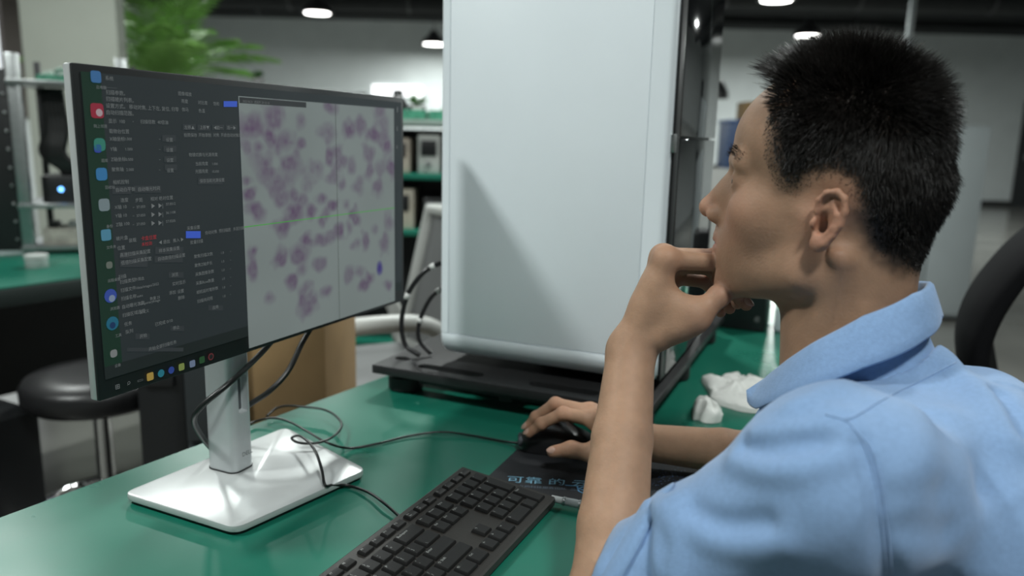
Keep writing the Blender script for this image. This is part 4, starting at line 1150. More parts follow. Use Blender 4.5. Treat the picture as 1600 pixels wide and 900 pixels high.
dd = nhx * 0.5 + np.stack([-0.2 + 0 * nhx[:, 0], np.sign(qc[ix, 1]) * 0.9, 0.25 + 0 * nhx[:, 0]], 1) + rg.normal(0, .15, (len(ix), 3)); dd /= np.linalg.norm(dd, axis=1)[:, None]
strands('eyebrow', HO + (qc[ix] + rg.normal(0, .0006, (len(ix), 3))) @ HR.T, dd @ HR.T, 0.0055 * (0.7 + 0.5 * rg.random(len(ix))), 0.00022)
M_eye = mat('eye white', (0.62, 0.58, 0.54), 0.15); M_iris = mat('dark iris', (0.015, 0.010, 0.008), 0.1)
for sg in (1, -1):
    c_ = h2w((0.0768, 0.031 * sg, 0.0232))
    e_ = MB().lathe([(0.0118 * math.sin(a), -0.0118 * math.cos(a)) for a in np.linspace(0.02, PI - 0.02, 14)], 20, c_).build('eye', M_eye, man, 180)
    RM = Matrix((HYl, HZ, HX)).transposed().to_4x4()
    MB().lathe([(0.0058, 0.0100), (0.0054, 0.0108), (0.003, 0.0119), (0.0008, 0.0122)], 20, c_, M=RM).build('iris', M_iris, e_, 180)

# ---- shirt
M_shirt = mat('blue chambray', (0.215, 0.345, 0.57), 0.85, var=0.06, vscale=260, bump=0.25, bscale=900, sheen=0.25)
n_ = M_shirt.node_tree.nodes
CUT_P = at_d(965, 830, 0.645)
cut_n = np.cross(at_d(1000, 770, .64) - at_d(930, 895, .62), ray(965, 830)); cut_n /= np.linalg.norm(cut_n)
if cut_n @ (LS - LE) < 0: cut_n = -cut_n
CC = np.array([0.302, 0.680, 0.0])
CPB = np.append((CC - bf * 0.066)[:2], 1.040); CPN = bf * 0.66 + np.array([0, 0, 0.75]); CPN /= np.linalg.norm(CPN)
FOLDS = []                                        # (polyline, width, height)
def shirt_base(P, grow=0.0, cuts=False):
    d = torso_sdf(P, 0.016 + grow)
    for s_ in (LS, RS):
        d = smin(d, sd_cone(P, NB + np.array([0.016, -0.010, -0.038]), s_ + np.array([0, 0, 0.002]), 0.046 + grow, 0.054 + grow), 0.035)
    d = smin(d, sd_ell(P, CN - bf * 0.046 + np.array([0, 0, -0.026]), (0.042 + grow, 0.042 + grow, 0.045 + grow)), 0.03)
    sl_ = sd_cone(P, LS, LE + (LS - LE) * 0.02, 0.0600 + grow, 0.0510 + grow)
    if cuts: sl_ = smax(sl_, -((P - CUT_P) @ cut_n), 0.004)
    d = smin(d, sl_, 0.03)
    REs = RE + (RS - RE) * 0.10
    d = smin(d, sd_cone(P, RS, REs, 0.0600 + grow, 0.0560 + grow), 0.03)
    rs_ = sd_cone(P, REs, RE + (RW - RE) * 0.30, 0.0540 + grow, 0.0480 + grow)
    if cuts: rs_ = smax(rs_, (P - (RE + (RW - RE) * 0.22)) @ ((RW - RE) / np.linalg.norm(RW - RE)), 0.004)
    d = smin(d, rs_, 0.02)
    d = smin(d, sd_ell(P, LS, (0.062, 0.062, 0.060)), 0.03)
    return d
def shirt_sdf(P):
    d = shirt_base(P, 0.0, True)
    ax_ = (LE - LS) / np.linalg.norm(LE - LS)
    ta_ = (P - LS) @ ax_
    nz = noise3(P + 3.0, 0.05); 
    warp = noise3(P + 7, 0.045) * 0.05
    dl = np.sqrt(((P - LS - ta_[:, None] * ax_) ** 2).sum(1))
    wsl = np.clip((ta_ - 0.04) / 0.10, 0, 1) * np.clip((0.16 - dl) / 0.06, 0, 1)
    d = d + 0.0035 * wsl * np.sin((ta_ + warp) * 95) * (0.6 + nz)
    d = d + 0.0045 * noise3(P, 0.06) + 0.0022 * noise3(P + 1.7, 0.025)
    for pl_, wd_, hg_ in FOLDS:
        lo_, hi_ = pl_.min(0) - 3 * wd_, pl_.max(0) + 3 * wd_
        ix = np.where(((P > lo_) & (P < hi_)).all(1))[0]
        if not len(ix): continue
        Q = P[ix]; m_ = np.full(len(ix), 9.0)
        for i in range(len(pl_) - 1): m_ = np.minimum(m_, sd_cone(Q, pl_[i], pl_[i + 1], 0, 0))
        d[ix] -= hg_ * np.exp(-(m_ / wd_) ** 2)
    # openings: neck, left cuff, right cuff, hem
    d = smax(d, -sd_cone(P, NB + np.array([0, 0, -0.03]), h2w((-0.02, 0, 0.02)), 0.060, 0.064), 0.006)
    ra_ = np.sqrt(((P[:, :2] - CC[:2]) ** 2).sum(1))
    pd_ = (P - CPB) @ CPN
    d = smax(d, -np.maximum(-pd_, ra_ - 0.086), 0.006)
    return d
me_s0, V0, F0 = surface_net(shirt_base, (-0.05, 0.30, 0.42), (0.85, 1.12, 1.12), 0.008, name='s0')
bvh = BVHTree.FromPolygons([tuple(v) for v in V0], [tuple(map(int, f_)) for f_ in F0])
def cast(bv, x, y):
    r = Vector(ray(x, y)).normalized(); h = bv.ray_cast(Vector(CAM), r)
    return None if h[0] is None else (np.array(h[0]), np.array(h[1]))
def fold(px, wd_, hg_):
    P = [cast(bvh, *p_) for p_ in px]; P = [p_[0] for p_ in P if p_]
    if len(P) > 1: FOLDS.append((np.array(smoothpath(P, 5)), wd_, hg_))
fold([(1010, 790), (1040, 800), (1060, 840), (1062, 900)], 0.008, 0.006); fold([(1020, 785), (1012, 820), (1008, 870), (1010, 905)], 0.006, -0.006)
fold([(1055, 790), (1090, 830), (1150, 850), (1220, 846)], 0.012, 0.006); fold([(1085, 800), (1130, 820), (1200, 820)], 0.009, -0.006)
fold([(1150, 720), (1190, 735), (1250, 735), (1300, 720)], 0.009, 0.005); fold([(1165, 700), (1210, 700), (1280, 690)], 0.008, -0.005); fold([(1180, 680), (1240, 668), (1300, 668)], 0.008, 0.004)
fold([(1345, 700), (1372, 780), (1385, 860), (1390, 905)], 0.007, -0.006); fold([(1395, 780), (1430, 770), (1470, 775)], 0.012, -0.005); fold([(1395, 830), (1440, 825), (1480, 830)], 0.012, -0.005)
fold([(1290, 645), (1330, 655), (1352, 700)], 0.010, 0.004)
fold([(1503, 566), (1560, 615), (1598, 680)], 0.008, -0.006); fold([(1480, 560), (1530, 610), (1575, 690)], 0.014, 0.004)
fold([(1240, 640), (1300, 610), (1380, 560)], 0.012, 0.004); fold([(1230, 660), (1290, 628), (1370, 590)], 0.010, -0.003); fold([(1480, 660), (1500, 760), (1520, 880)], 0.02, 0.006); fold([(1430, 650), (1440, 700), (1436, 760)], 0.018, 0.005)
me_s, SV, SF = surface_net(shirt_sdf, (-0.05, 0.30, 0.42), (0.85, 1.12, 1.12), 0.003, name='shirt')
bpy.data.meshes.remove(me_s0)
me_s.materials.append(M_shirt)
shirt = link('shirt', me_s, M_shirt, man, label='light blue cotton shirt with rolled sleeves')
bvs = BVHTree.FromPolygons([tuple(v) for v in SV], [tuple(map(int, f_)) for f_ in SF])
def on_shirt(px, off=0.0001):
    out = []
    for x, y in smoothpath([np.array(p_, float) for p_ in px], 8):
        h = cast(bvs, x, y)
        if h is not None: out.append(h[0] + h[1] * off * (1 if h[1] @ ray(x, y) < 0 else -1))
    return out
for px in ([(1297, 648), (1327, 654), (1380, 624), (1434, 597), (1502, 562)], [(1290, 648), (1327, 661), (1354, 703), (1370, 762), (1378, 826), (1385, 897)], [(1332, 668), (1362, 704), (1378, 762), (1386, 826), (1393, 897)]):
    P = on_shirt(px)
    if len(P) > 3: MB().tube(P, 0.0009, 6).build('seam', M_shirt, shirt, 180)
# collar: folded leaf around the neck
TOPZ = [(0, 1.064), (35, 1.058), (70, 1.040), (100, 1.013), (130, 0.981), (150, 0.962), (163, 0.955)]
BOTZ = [(0, 1.036), (35, 1.024), (70, 1.002), (100, 0.974), (130, 0.943), (150, 0.926), (163, 0.926)]
def zat(tab, a): return float(np.interp(abs(a), [t_[0] for t_ in tab], [t_[1] for t_ in tab]))
CC = np.array([0.302, 0.680, 0.0])
def cpt(a, z, rad):
    r_ = math.radians(a)
    return np.append((CC + (-bf * math.cos(r_) * 1.0 + blf * math.sin(r_) * 0.97) * rad)[:2], z)
rows = []
for a in np.linspace(-122, 149, 60):
    zt, zb = zat(TOPZ, a), zat(BOTZ, a)
    ro = 0.0635 + 0.004 * abs(math.sin(math.radians(a))); lean = 0.010 * math.sin(math.radians(min(180, abs(a))))
    endf = np.clip(min(149 - a, a + 122) / 20, 0, 1) ** 0.5
    zb = zt + (zb - zt) * (0.35 + 0.65 * endf)
    rows.append([cpt(a, zb - 0.040, ro + 0.016), cpt(a, zb - 0.016, ro + 0.004), cpt(a, zb - 0.004, ro - 0.002), cpt(a, (zt + zb) / 2, ro - 0.0035), cpt(a, zt - 0.002, ro - 0.002), cpt(a, zt, ro + 0.0005), cpt(a, zt - 0.002, ro + 0.0035), cpt(a, zt * .6 + zb * .4, ro + 0.007 + lean * .4), cpt(a, zt * .25 + zb * .75, ro + 0.0105 + lean * .8), cpt(a, zb + 0.001, ro + 0.0125 + lean), cpt(a, zb - 0.001, ro + 0.0120 + lean), cpt(a, zb, ro + 0.0100 + lean), cpt(a, zt * .4 + zb * .6, ro + 0.005 + lean * .5)])
MB().grid(rows).build('collar', M_shirt, shirt, 180)
# rolled cuff of the left sleeve: a thick double ring round the elbow
ax_ = -cut_n
def ring_at(off, grow):
    out = []
    c0 = CUT_P + cut_n * off
    # centre: where the arm axis meets the plane
    dirA = (LE - LS); t_ = ((c0 - LS) @ cut_n) / (dirA @ cut_n); ctr = LS + dirA * t_
    u_ = np.cross(cut_n, [0.2, 0.3, 0.9]); u_ /= np.linalg.norm(u_); v_ = np.cross(cut_n, u_)
    for k in range(48):
        a = 2 * PI * k / 48; dr = u_ * math.cos(a) + v_ * math.sin(a)
        lo_, hi_ = 0.0, 0.14
        tt = np.linspace(0, 0.14, 120); dv = (shirt_sdf if off > 0.0055 else shirt_base)(ctr + tt[:, None] * dr)
        j = np.argmax(dv > 0)
        out.append(ctr + dr * (tt[j] + grow + 0.0012 * math.sin(5 * a + off * 300)))
    return out
rings = [ring_at(o_, g_) for o_, g_ in ((0.0012, -0.010), (-0.001, -0.002), (0.001, 0.0035), (0.006, 0.0036), (0.012, 0.0038), (0.0185, 0.0034), (0.0205, 0.0012), (0.0205, -0.004))]
MB().grid([r_ + [r_[0]] for r_ in rings]).build('rolled_cuff', M_shirt, shirt, 180)

# ---- trousers, shoes and his own chair (below the bench)
KN = {1: PEL + bf * 0.43 + blf * 0.10 + np.array([0, 0, 0.02]), -1: PEL + bf * 0.43 - blf * 0.12 + np.array([0, 0, 0.02])}
def trouser_sdf(P):
    d = sd_ell(P, PEL + np.array([0, 0, -0.015]), (0.165, 0.165, 0.105))
    for sg in (1, -1):
        hip = PEL + blf * 0.085 * sg + np.array([0, 0, -0.01]); kn = KN[sg]; an_ = kn + bf * -0.03 + np.array([0, 0, -kn[2] + 0.09])
        d = smin(d, sd_cone(P, hip, kn, 0.088, 0.066), 0.03); d = smin(d, sd_cone(P, kn, an_, 0.066, 0.052), 0.02)
    return d + 0.004 * noise3(P, 0.05)
me_t, _, _ = surface_net(trouser_sdf, (-0.15, 0.25, -0.02), (0.85, 1.15, 0.72), 0.008, name='trousers')
link('trousers', me_t, mat('dark trousers', (0.02, 0.022, 0.03), 0.85, var=0.1, vscale=300), man)
for sg in (1, -1):
    a_ = KN[sg] + bf * -0.03
    def shoe_sdf(P, a_=a_): return np.maximum(smin(sd_cone(P, (a_[0], a_[1], 0.045), tuple((a_ + bf * 0.15)[:2]) + (0.035,), 0.046, 0.040), sd_cone(P, (a_[0], a_[1], 0.05), (a_[0], a_[1], 0.10), 0.042, 0.045), 0.02), 0.003 - P[:, 2])
    me_t, _, _ = surface_net(shoe_sdf, (a_ + np.array([-0.25, -0.1, -a_[2] - 0.02])), (a_ + np.array([0.12, 0.22, -a_[2] + 0.17])), 0.006, name='shoe')
    link('shoe', me_t, mat('black leather', (0.012, 0.011, 0.011), 0.4), man)
CH = frame((PEL[0], PEL[1], 0), bf, -blf * -1.0)
ch = thing('task_chair', 'black task chair the man in the blue shirt sits on', 'chair', (PEL[0], PEL[1], 0))
M_cf = mat('black seat fabric', (0.014, 0.014, 0.016), 0.9)
MB().box((0.06, 0, 0.395), (0.46, 0.46, 0.06), 0.025, 3, M=CH).build('seat', M_cf, ch, 180)
MB().cyl(CH @ Vector((0.03, 0, 0.10)), CH @ Vector((0.03, 0, 0.365)), 0.028, 14).build('gas_lift', M_black, ch, 40)
for k in range(5):
    a = 2 * PI * k / 5 + 0.2
    lg = MB().tube([CH @ Vector((0.03, 0, 0.11)), CH @ Vector((0.03 + 0.28 * math.cos(a), 0.28 * math.sin(a), 0.07))], [0.026, 0.016], 10).build('leg', M_black, ch, 180)
    MB().lathe([(0.012, 0), (0.024, 0.006), (0.026, 0.03), (0.014, 0.056)], 14, CH @ Vector((0.03 + 0.28 * math.cos(a), 0.28 * math.sin(a), 0))).build('caster', M_black, lg, 40)

# ================================================================ behind the desk, left
def local(o, a):                                  # frame at o, x axis turned by a degrees
    c_, s_ = math.cos(math.radians(a)), math.sin(math.radians(a))
    return frame(o, (c_, s_, 0), (-s_, c_, 0))
# second bench, parallel to the first
B2 = local((-1.37, 2.01, 0), 57)
b2 = thing('workbench', 'green-topped workbench carrying the dark equipment rack at the far left', 'table', (-1.37, 2.01, 0))
MB().box((-0.1, 0.375, TZ - 0.002), (3.0, 0.75, 0.004), M=B2).build('green_mat', M_green, b2)
MB().box((-0.1, 0.375, TZ - 0.030), (3.004, 0.754, 0.050), 0.003, M=B2).build('tabletop', M_edge, b2, 30)
for x in (-1.5, -0.1, 1.3):
    for y in (0.05, 0.70): MB().box((x, y, 0.346), (0.05, 0.05, 0.692), M=B2).build('leg', M_steel, b2)
MB().box((-0.1, 0.72, 0.45), (2.9, 0.02, 0.45), M=B2).build('rear_panel', M_steel, b2)
# rack of machines on it
M_pcb = mat('green circuit board', (0.05, 0.22, 0.14), 0.4, var=0.5, vscale=90)
def pxbox(x, y, z, a): return local(at_z(x, y, z), a)
RK = local(tuple(at_z(48, 396, TZ)[:2]) + (TZ,), 20)
rk = thing('equipment_rack', 'dark equipment rack with silver post standing on the far left bench', 'rack', tuple(RK.translation))
for x, y in ((0.0, 0.0), (0.32, 0.0), (0.0, 0.35), (0.32, 0.35)): MB().box((x, y, 0.33), (0.038, 0.030, 0.66) if y == 0 else (0.02, 0.02, 0.66), 0.002, M=RK).build('post', M_alu if y == 0 else M_black, rk, 30)
for z in (0.02, 0.163, 0.57): MB().box((0.16, 0.17, z), (0.36, 0.40, 0.014), 0.001, M=RK).build('shelf', M_alu, rk, 30)
MB().box((-0.165, 0.02, 0.31), (0.28, 0.03, 0.60), 0.003, M=RK).build('side_panel', M_black, rk, 30)
for i in range(9): MB().box((-0.035, 0.0, 0.05 + i * 0.06), (0.008, 0.008, 0.008), 0.002, M=RK).build('bolt', M_alu, rk, 30)
mo = thing('machine_module', 'black electronics module with blue light inside the left rack', 'machine', tuple(RK @ Vector((0.13, 0.15, 0.167))))
MB().box((0.15, 0.16, 0.215), (0.22, 0.22, 0.092), 0.004, M=RK).build('case', M_black, mo, 30)
MB().lathe([(0.008, 0), (0.008, 0.004), (0.004, 0.004)], 16, RK @ Vector((0.10, 0.048, 0.215)), M=Matrix.Rotation(PI / 2, 3, 'X').to_4x4()).build('indicator_light', glow('blue light', (0.15, 0.45, 1.0), 6), mo)
MB().box((0.19, 0.045, 0.215), (0.035, 0.02, 0.06), 0.002, M=RK).build('connector', mat('cream plastic', (0.5, 0.48, 0.38), 0.5), mo, 30)
hn = MB()
for k in range(5):
    hn.tube(smoothpath([RK @ Vector((0.06 + .012 * k, 0.10, 0.555)), RK @ Vector((0.07 + .012 * k, 0.09, 0.42)), RK @ Vector((0.05 + .014 * k, 0.08, 0.34)), RK @ Vector((0.10 + .01 * k, 0.09, 0.29)), RK @ Vector((0.11 + .01 * k, 0.10, 0.262))], 6), 0.016, 8)
tag(hn.build('cable_bundle', M_cable, None, 180), 'thick black cable bundle hanging inside the left rack', 'cable')
for x, sz, a, say in ((0.08, (0.10, 0.09, 0.008), 25, 'tilted green circuit board on top of the left rack'), (0.20, (0.09, 0.10, 0.05), 5, 'pale green circuit unit on top of the left rack'), (0.14, (0.16, 0.06, 0.02), 0, 'low green circuit board at the front of the rack top')):
    y = 0.05 if sz[2] == 0.02 else 0.16
    Q = RK @ Matrix.Translation((x, y, 0.578 + sz[2] / 2 + (0.022 if a == 25 else 0.0))) @ Matrix.Rotation(math.radians(-a if a == 25 else 0), 4, 'Y')
    c_ = thing('circuit_board', say, 'circuit board', tuple(Q.translation), 'boards on the rack top')
    MB().box((0, 0, 0), sz, 0.001, M=Q).build('board', M_pcb, c_)
    for k in range(3): MB().box((sz[0] * (-0.3 + .3 * k), 0, sz[2] / 2 + 0.005), (sz[0] * 0.18, sz[1] * 0.4, 0.012), 0.001, M=Q).build('chip', mat('pale chip', (0.42, 0.5, 0.45), 0.5), c_)
pu_ = thing('parts_tray', 'low cream tray of parts on the bottom rack shelf', 'tray', tuple(RK @ Vector((0.16, 0.1, 0.027))))
MB().box((0.165, 0.08, 0.055), (0.25, 0.16, 0.055), 0.003, M=RK).build('tray_body', mat('tray cream', (0.32, 0.31, 0.27), 0.6, var=0.3, vscale=40), pu_, 30)
for k in range(4): MB().box((0.07 + 0.06 * k, 0.06, 0.094), (0.03, 0.05, 0.022), 0.002, M=RK).build('part_block', [M_black, M_alu][k % 2], pu_, 30)
q = at_z(58, 418, TZ)
jr = thing('small_jar', 'small pale jar on the green bench in front of the rack', 'jar', tuple(q))
MB().lathe([(0.030, 0), (0.032, 0.003), (0.032, 0.028), (0.028, 0.032)], 20, q).build('jar_body', mat('pale jar', (0.35, 0.4, 0.38), 0.3), jr, 40)
MB().lathe([(0.033, 0.032), (0.033, 0.040), (0.028, 0.042)], 20, q).build('lid', mat('pale lid', (0.5, 0.52, 0.5), 0.4), jr, 40)
# stool
so = at_z(155, 600, 0.52)
stl = thing('stool', 'round black stool with chrome foot ring behind the bench', 'stool', (so[0], so[1], 0))
c3 = (so[0], so[1], 0)
MB().lathe([(0.10, 0.475), (0.165, 0.48), (0.18, 0.495), (0.182, 0.53), (0.17, 0.548), (0.10, 0.555), (0.01, 0.556)], 36, c3).build('seat', mat('black vinyl', (0.012, 0.012, 0.013), 0.38), stl, 180)
MB().cyl((so[0], so[1], 0.08), (so[0], so[1], 0.475), 0.022, 16).build('pole', M_chrome, stl, 40)
MB().tube([(so[0] + 0.165 * math.cos(a), so[1] + 0.165 * math.sin(a), 0.19) for a in np.linspace(0, 2 * PI, 33)[:-1]], 0.010, 8, closed=True).build('foot_ring', M_chrome, stl, 180)
for k in range(3):
    a = 2.1 * k + 0.4
    MB().tube([(so[0] + 0.02 * math.cos(a), so[1] + 0.02 * math.sin(a), 0.21), (so[0] + 0.165 * math.cos(a), so[1] + 0.165 * math.sin(a), 0.19)], 0.008, 8).build('ring_spoke', M_chrome, stl, 180)
for k in range(5):
    a = 2 * PI * k / 5
    lg = MB().tube([(so[0], so[1], 0.10), (so[0] + 0.12 * math.cos(a), so[1] + 0.12 * math.sin(a), 0.085), (so[0] + 0.20 * math.cos(a), so[1] + 0.20 * math.sin(a), 0.058)], [0.022, 0.018, 0.013], 10).build('leg', M_chrome, stl, 180)
    MB().lathe([(0.012, 0), (0.020, 0.004), (0.022, 0.025), (0.015, 0.046), (0.008, 0.05)], 14, (so[0] + 0.20 * math.cos(a), so[1] + 0.20 * math.sin(a), 0)).build('caster', M_black, lg, 40)
# black computer tower low on the left
PT = local(tuple(at_z(60, 640, 0.46)[:2]) + (0,), 62)
pt = thing('computer_tower', 'black computer tower on the floor at the lower left edge', 'computer', tuple(PT.translation))
MB().box((-0.22, 0.10, 0.235), (0.44, 0.20, 0.45), 0.006, M=PT).build('case', M_black, pt, 30)
MB().box((0.003, 0.10, 0.24), (0.008, 0.17, 0.40), 0.003, M=PT).build('front_panel', mat('gloss black', (0.008, 0.008, 0.009), 0.2), pt, 30)
for x in (-0.38, -0.06): MB().box((x, 0.10, 0.006), (0.03, 0.16, 0.012), M=PT).build('foot', M_rub, pt)
# dark pedestal and carton behind the stand
PD = local(tuple(at_z(287, 640, 0.62)[:2]) + (0,), 0)
pd = thing('pedestal_cabinet', 'dark grey steel pedestal behind the monitor stand', 'cabinet', tuple(PD.translation))
M_dg = mat('dark grey steel', (0.035, 0.042, 0.045), 0.45, 0.2)
MB().box((0.06, 0.15, 0.41), (0.13, 0.26, 0.80), 0.003, M=PD).build('carcass', M_dg, pd, 30)
for k in range(3):
    dr = MB().box((0.06, 0.014, 0.145 + 0.265 * k), (0.12, 0.012, 0.250), 0.002, M=PD).build('drawer', M_dg, pd, 30)
    MB().box((0.06, 0.002, 0.235 + 0.265 * k), (0.06, 0.014, 0.010), 0.002, M=PD).build('handle', M_alu, dr, 30)
CBx = local(tuple(at_z(510, 640, 0.62)[:2]) + (0,), 0)
cbn = thing('cardboard_box', 'tall brown cardboard box standing behind the monitor', 'box', tuple(CBx.translation))
M_card = mat('cardboard', srgb(138, 112, 76), 0.85, var=0.08, vscale=12)
MB().box((-0.105, 0.15, 0.40), (0.21, 0.30, 0.80), 0.002, M=CBx).build('carton', M_card, cbn, 30)
MB().box((-0.105, 0.075, 0.803), (0.21, 0.148, 0.004), M=CBx).build('flap', M_card, cbn); MB().box((-0.105, 0.225, 0.803), (0.21, 0.148, 0.004), M=CBx).build('flap', M_card, cbn)
MB().box((-0.105, 0.15, 0.8065), (0.21, 0.05, 0.001), M=CBx).build('tape', mat('packing tape', (0.45, 0.38, 0.25), 0.25), cbn)
EC = local(tuple(at_z(212, 640, 0.55)[:2]) + (0,), 0)  # black box added to keep the gap behind the stool dark
ec = thing('dark_filler', 'black block added to fill the dark gap behind the stool', 'case', tuple(EC.translation))
MB().box((0.055, 0.15, 0.43), (0.11, 0.28, 0.84), 0.006, M=EC).build('case', M_black, ec, 30)
MB().box((0.055, 0.006, 0.62), (0.07, 0.012, 0.03), 0.004, M=EC).build('handle', M_black, ec, 30)
for x in (0.02, 0.09): MB().box((x, 0.15, 0.006), (0.03, 0.24, 0.012), M=EC).build('foot', M_rub, ec)
# white task chair
wo = at_d(560, 480, 2.25)
WC = local((wo[0], wo[1], 0), 205)                # x is where the chair faces
wc_ = thing('office_chair', 'white plastic office chair with grey backrest beyond the cardboard box', 'chair', (wo[0], wo[1], 0))
M_wp = mat('white plastic', (0.46, 0.47, 0.45), 0.45); M_gm = mat('grey mesh', (0.16, 0.165, 0.165), 0.8)
MB().box((0.0, 0, 0.47), (0.46, 0.48, 0.07), 0.03, 3, M=WC).build('seat', M_gm, wc_, 180)
rows = [[WC @ Vector((-0.20 - 0.10 * (v / 8) + 0.035 * math.cos((u / 8 - .5) * PI) * -1, -0.23 + 0.46 * u / 8, 0.50 + 0.44 * v / 8)) for u in range(9)] for v in range(9)]
MB().grid(rows).build('backrest', M_gm, wc_, 180)
rim = [rows[0][i] for i in range(9)] + [rows[j][8] for j in range(1, 9)] + [rows[8][i] for i in range(7, -1, -1)] + [rows[j][0] for j in range(7, 0, -1)]
MB().tube(rim, 0.022, 10, closed=True).build('back_frame', M_wp, wc_, 180)
for sg in (-1, 1):
    MB().tube(smoothpath([WC @ Vector((-0.20, 0.25 * sg, 0.50)), WC @ Vector((-0.18, 0.27 * sg, 0.62)), WC @ Vector((-0.10, 0.28 * sg, 0.685)), WC @ Vector((0.10, 0.28 * sg, 0.69)), WC @ Vector((0.18, 0.27 * sg, 0.66)), WC @ Vector((0.15, 0.25 * sg, 0.50))], 6), 0.024, 10).build('armrest', M_wp, wc_, 180)
MB().cyl(WC @ Vector((0, 0, 0.10)), WC @ Vector((0, 0, 0.44)), 0.028, 14).build('gas_lift', M_chrome, wc_, 40)
for k in range(5):
    a = 2 * PI * k / 5 + 0.3
    lg = MB().tube([WC @ Vector((0, 0, 0.11)), WC @ Vector((0.30 * math.cos(a), 0.30 * math.sin(a), 0.07))], [0.026, 0.016], 10).build('leg', M_wp, wc_, 180)
    MB().lathe([(0.012, 0), (0.024, 0.006), (0.026, 0.03), (0.014, 0.056)], 14, WC @ Vector((0.30 * math.cos(a), 0.30 * math.sin(a), 0))).build('caster', M_black, lg, 40)
# shelf unit with instruments between monitor and analyser
SH = local(tuple(at_d(600, 300, 4.0)[:2]) + (0,), 0)
sh = thing('storage_shelf', 'steel shelf crowded with instruments between monitor and analyser', 'shelf', tuple(SH.translation))
M_sgr = mat('pale green steel', (0.20, 0.26, 0.23), 0.5)
for x in (-0.55, 0.55):
    for y in (-0.18, 0.18): MB().box((x, y, 0.63), (0.03, 0.03, 1.26), M=SH).build('post', M_steel, sh)
for z in (0.12, 0.70, 0.98, 1.24): MB().box((0, 0, z), (1.14, 0.40, 0.03), 0.002, M=SH).build('shelf_board', M_sgr if z > 1 else M_green, sh, 30)
MB().box((0, 0.19, 0.66), (1.10, 0.008, 1.10), M=SH).build('rear_panel', M_steel, sh)  # dark sheet added to darken the view through the shelves
INST = [(-0.08, 0.715, .12, .20, M_black, 'dark blue instrument'), (0.10, 0.715, .15, .20, None, 'cream instrument'), (0.28, 0.715, .12, .16, M_black, 'black instrument'), (0.44, 0.715, .12, .19, M_alu, 'silver instrument'),
        (-0.06, 0.995, .10, .19, mat('navy', (0.02, 0.03, 0.07), 0.5), 'navy bottle-shaped unit'), (0.09, 0.995, .13, .17, mat('beige case', (0.42, 0.36, 0.30), 0.5), 'beige instrument'), (0.25, 0.995, .11, .19, M_wp, 'white instrument'), (0.40, 0.995, .12, .17, M_dg, 'grey instrument')]
for i, (x, z, w_, h_, m_, nm) in enumerate(INST):
    row_n = 'upper' if z > 0.9 else 'lower'
    p = SH @ Vector((x, 0, z))
    t = thing('bench_instrument', '%s on the %s shelf between monitor and analyser' % (nm, row_n), 'instrument', tuple(p), 'instruments on the steel shelf')
    MB().box((x, -0.05, z + h_ / 2), (w_, 0.22, h_), 0.006, M=SH).build('case', m_ or mat('cream case', (0.48, 0.44, 0.36), 0.5), t, 30)
    MB().box((x, -0.162, z + h_ * 0.65), (w_ * 0.7, 0.006, h_ * 0.4), 0.001, M=SH).build('front_panel', M_black if m_ is not M_black else M_alu, t, 30)
    MB().cyl(SH @ Vector((x, -0.16, z + h_ * 0.25)), SH @ Vector((x, -0.175, z + h_ * 0.25)), 0.014, 12).build('knob', M_alu, t, 40)
for k, (x, say) in enumerate(((0.03, 'left green board on the top shelf'), (0.17, 'middle green board on the top shelf'), (0.31, 'right green board on the top shelf'))):
    t = thing('circuit_board', say + ' beyond the monitor', 'circuit board', tuple(SH @ Vector((x, 0, 1.256))), 'boards on the steel shelf')
    MB().box((x, -0.05, 1.28), (0.12, 0.2, 0.045), 0.002, M=SH).build('board', M_pcb, t); MB().box((x + .02, -0.12, 1.311), (0.05, 0.05, 0.016), 0.002, M=SH).build('chip', M_wp, t)
M_leaf = mat('leaf green', (0.045, 0.13, 0.03), 0.5, var=0.35, vscale=8)
def pot_plant(p, h_, r_, n, say, seed, potc=(0.06, 0.06, 0.06)):
    r = random.Random(seed)
    t = thing('potted_plant', say, 'plant', tuple(p), 'small potted plants')
    MB().lathe([(r_ * .6, 0), (r_ * .8, h_ * .42), (r_ * .85, h_ * .45), (r_ * .7, h_ * .45), (r_ * .7, h_ * .40)], 18, p).build('pot', mat('pot %.2f' % potc[0], potc, 0.5), t, 40)
    for i in range(n):
        a = r.uniform(0, 6.28); b = r.uniform(0.2, 1.1); L_ = h_ * r.uniform(.35, .6)
        d = Vector((math.cos(a) * math.sin(b), math.sin(a) * math.sin(b), math.cos(b))); sd = Vector((-math.sin(a), math.cos(a), 0)); p0 = Vector(p) + Vector((0, 0, h_ * .42))
        MB().add([p0 - sd * .004, p0 + sd * .004, p0 + d * L_ * .5 + sd * L_ * .16, p0 + d * L_ + Vector((0, 0, -L_ * .12)), p0 + d * L_ * .5 - sd * L_ * .16], [(0, 1, 2, 3, 4)]).build('leaf', M_leaf, t)
pot_plant(SH @ Vector((0.16, 0.08, 1.256)), 0.17, 0.06, 22, 'small green plant in dark pot on the steel shelf top', 2)
kt = SH @ Vector((0.06, 0.10, 1.256))
kk = thing('kettle', 'small black flask beside the potted plant on the shelf top', 'flask', tuple(kt))
MB().lathe([(0.045, 0), (0.05, 0.01), (0.05, 0.09), (0.03, 0.12), (0.025, 0.13)], 18, kt).build('flask_body', M_black, kk, 40); MB().lathe([(0.028, 0.13), (0.028, 0.15), (0.01, 0.155)], 18, kt).build('lid', M_black, kk, 40)
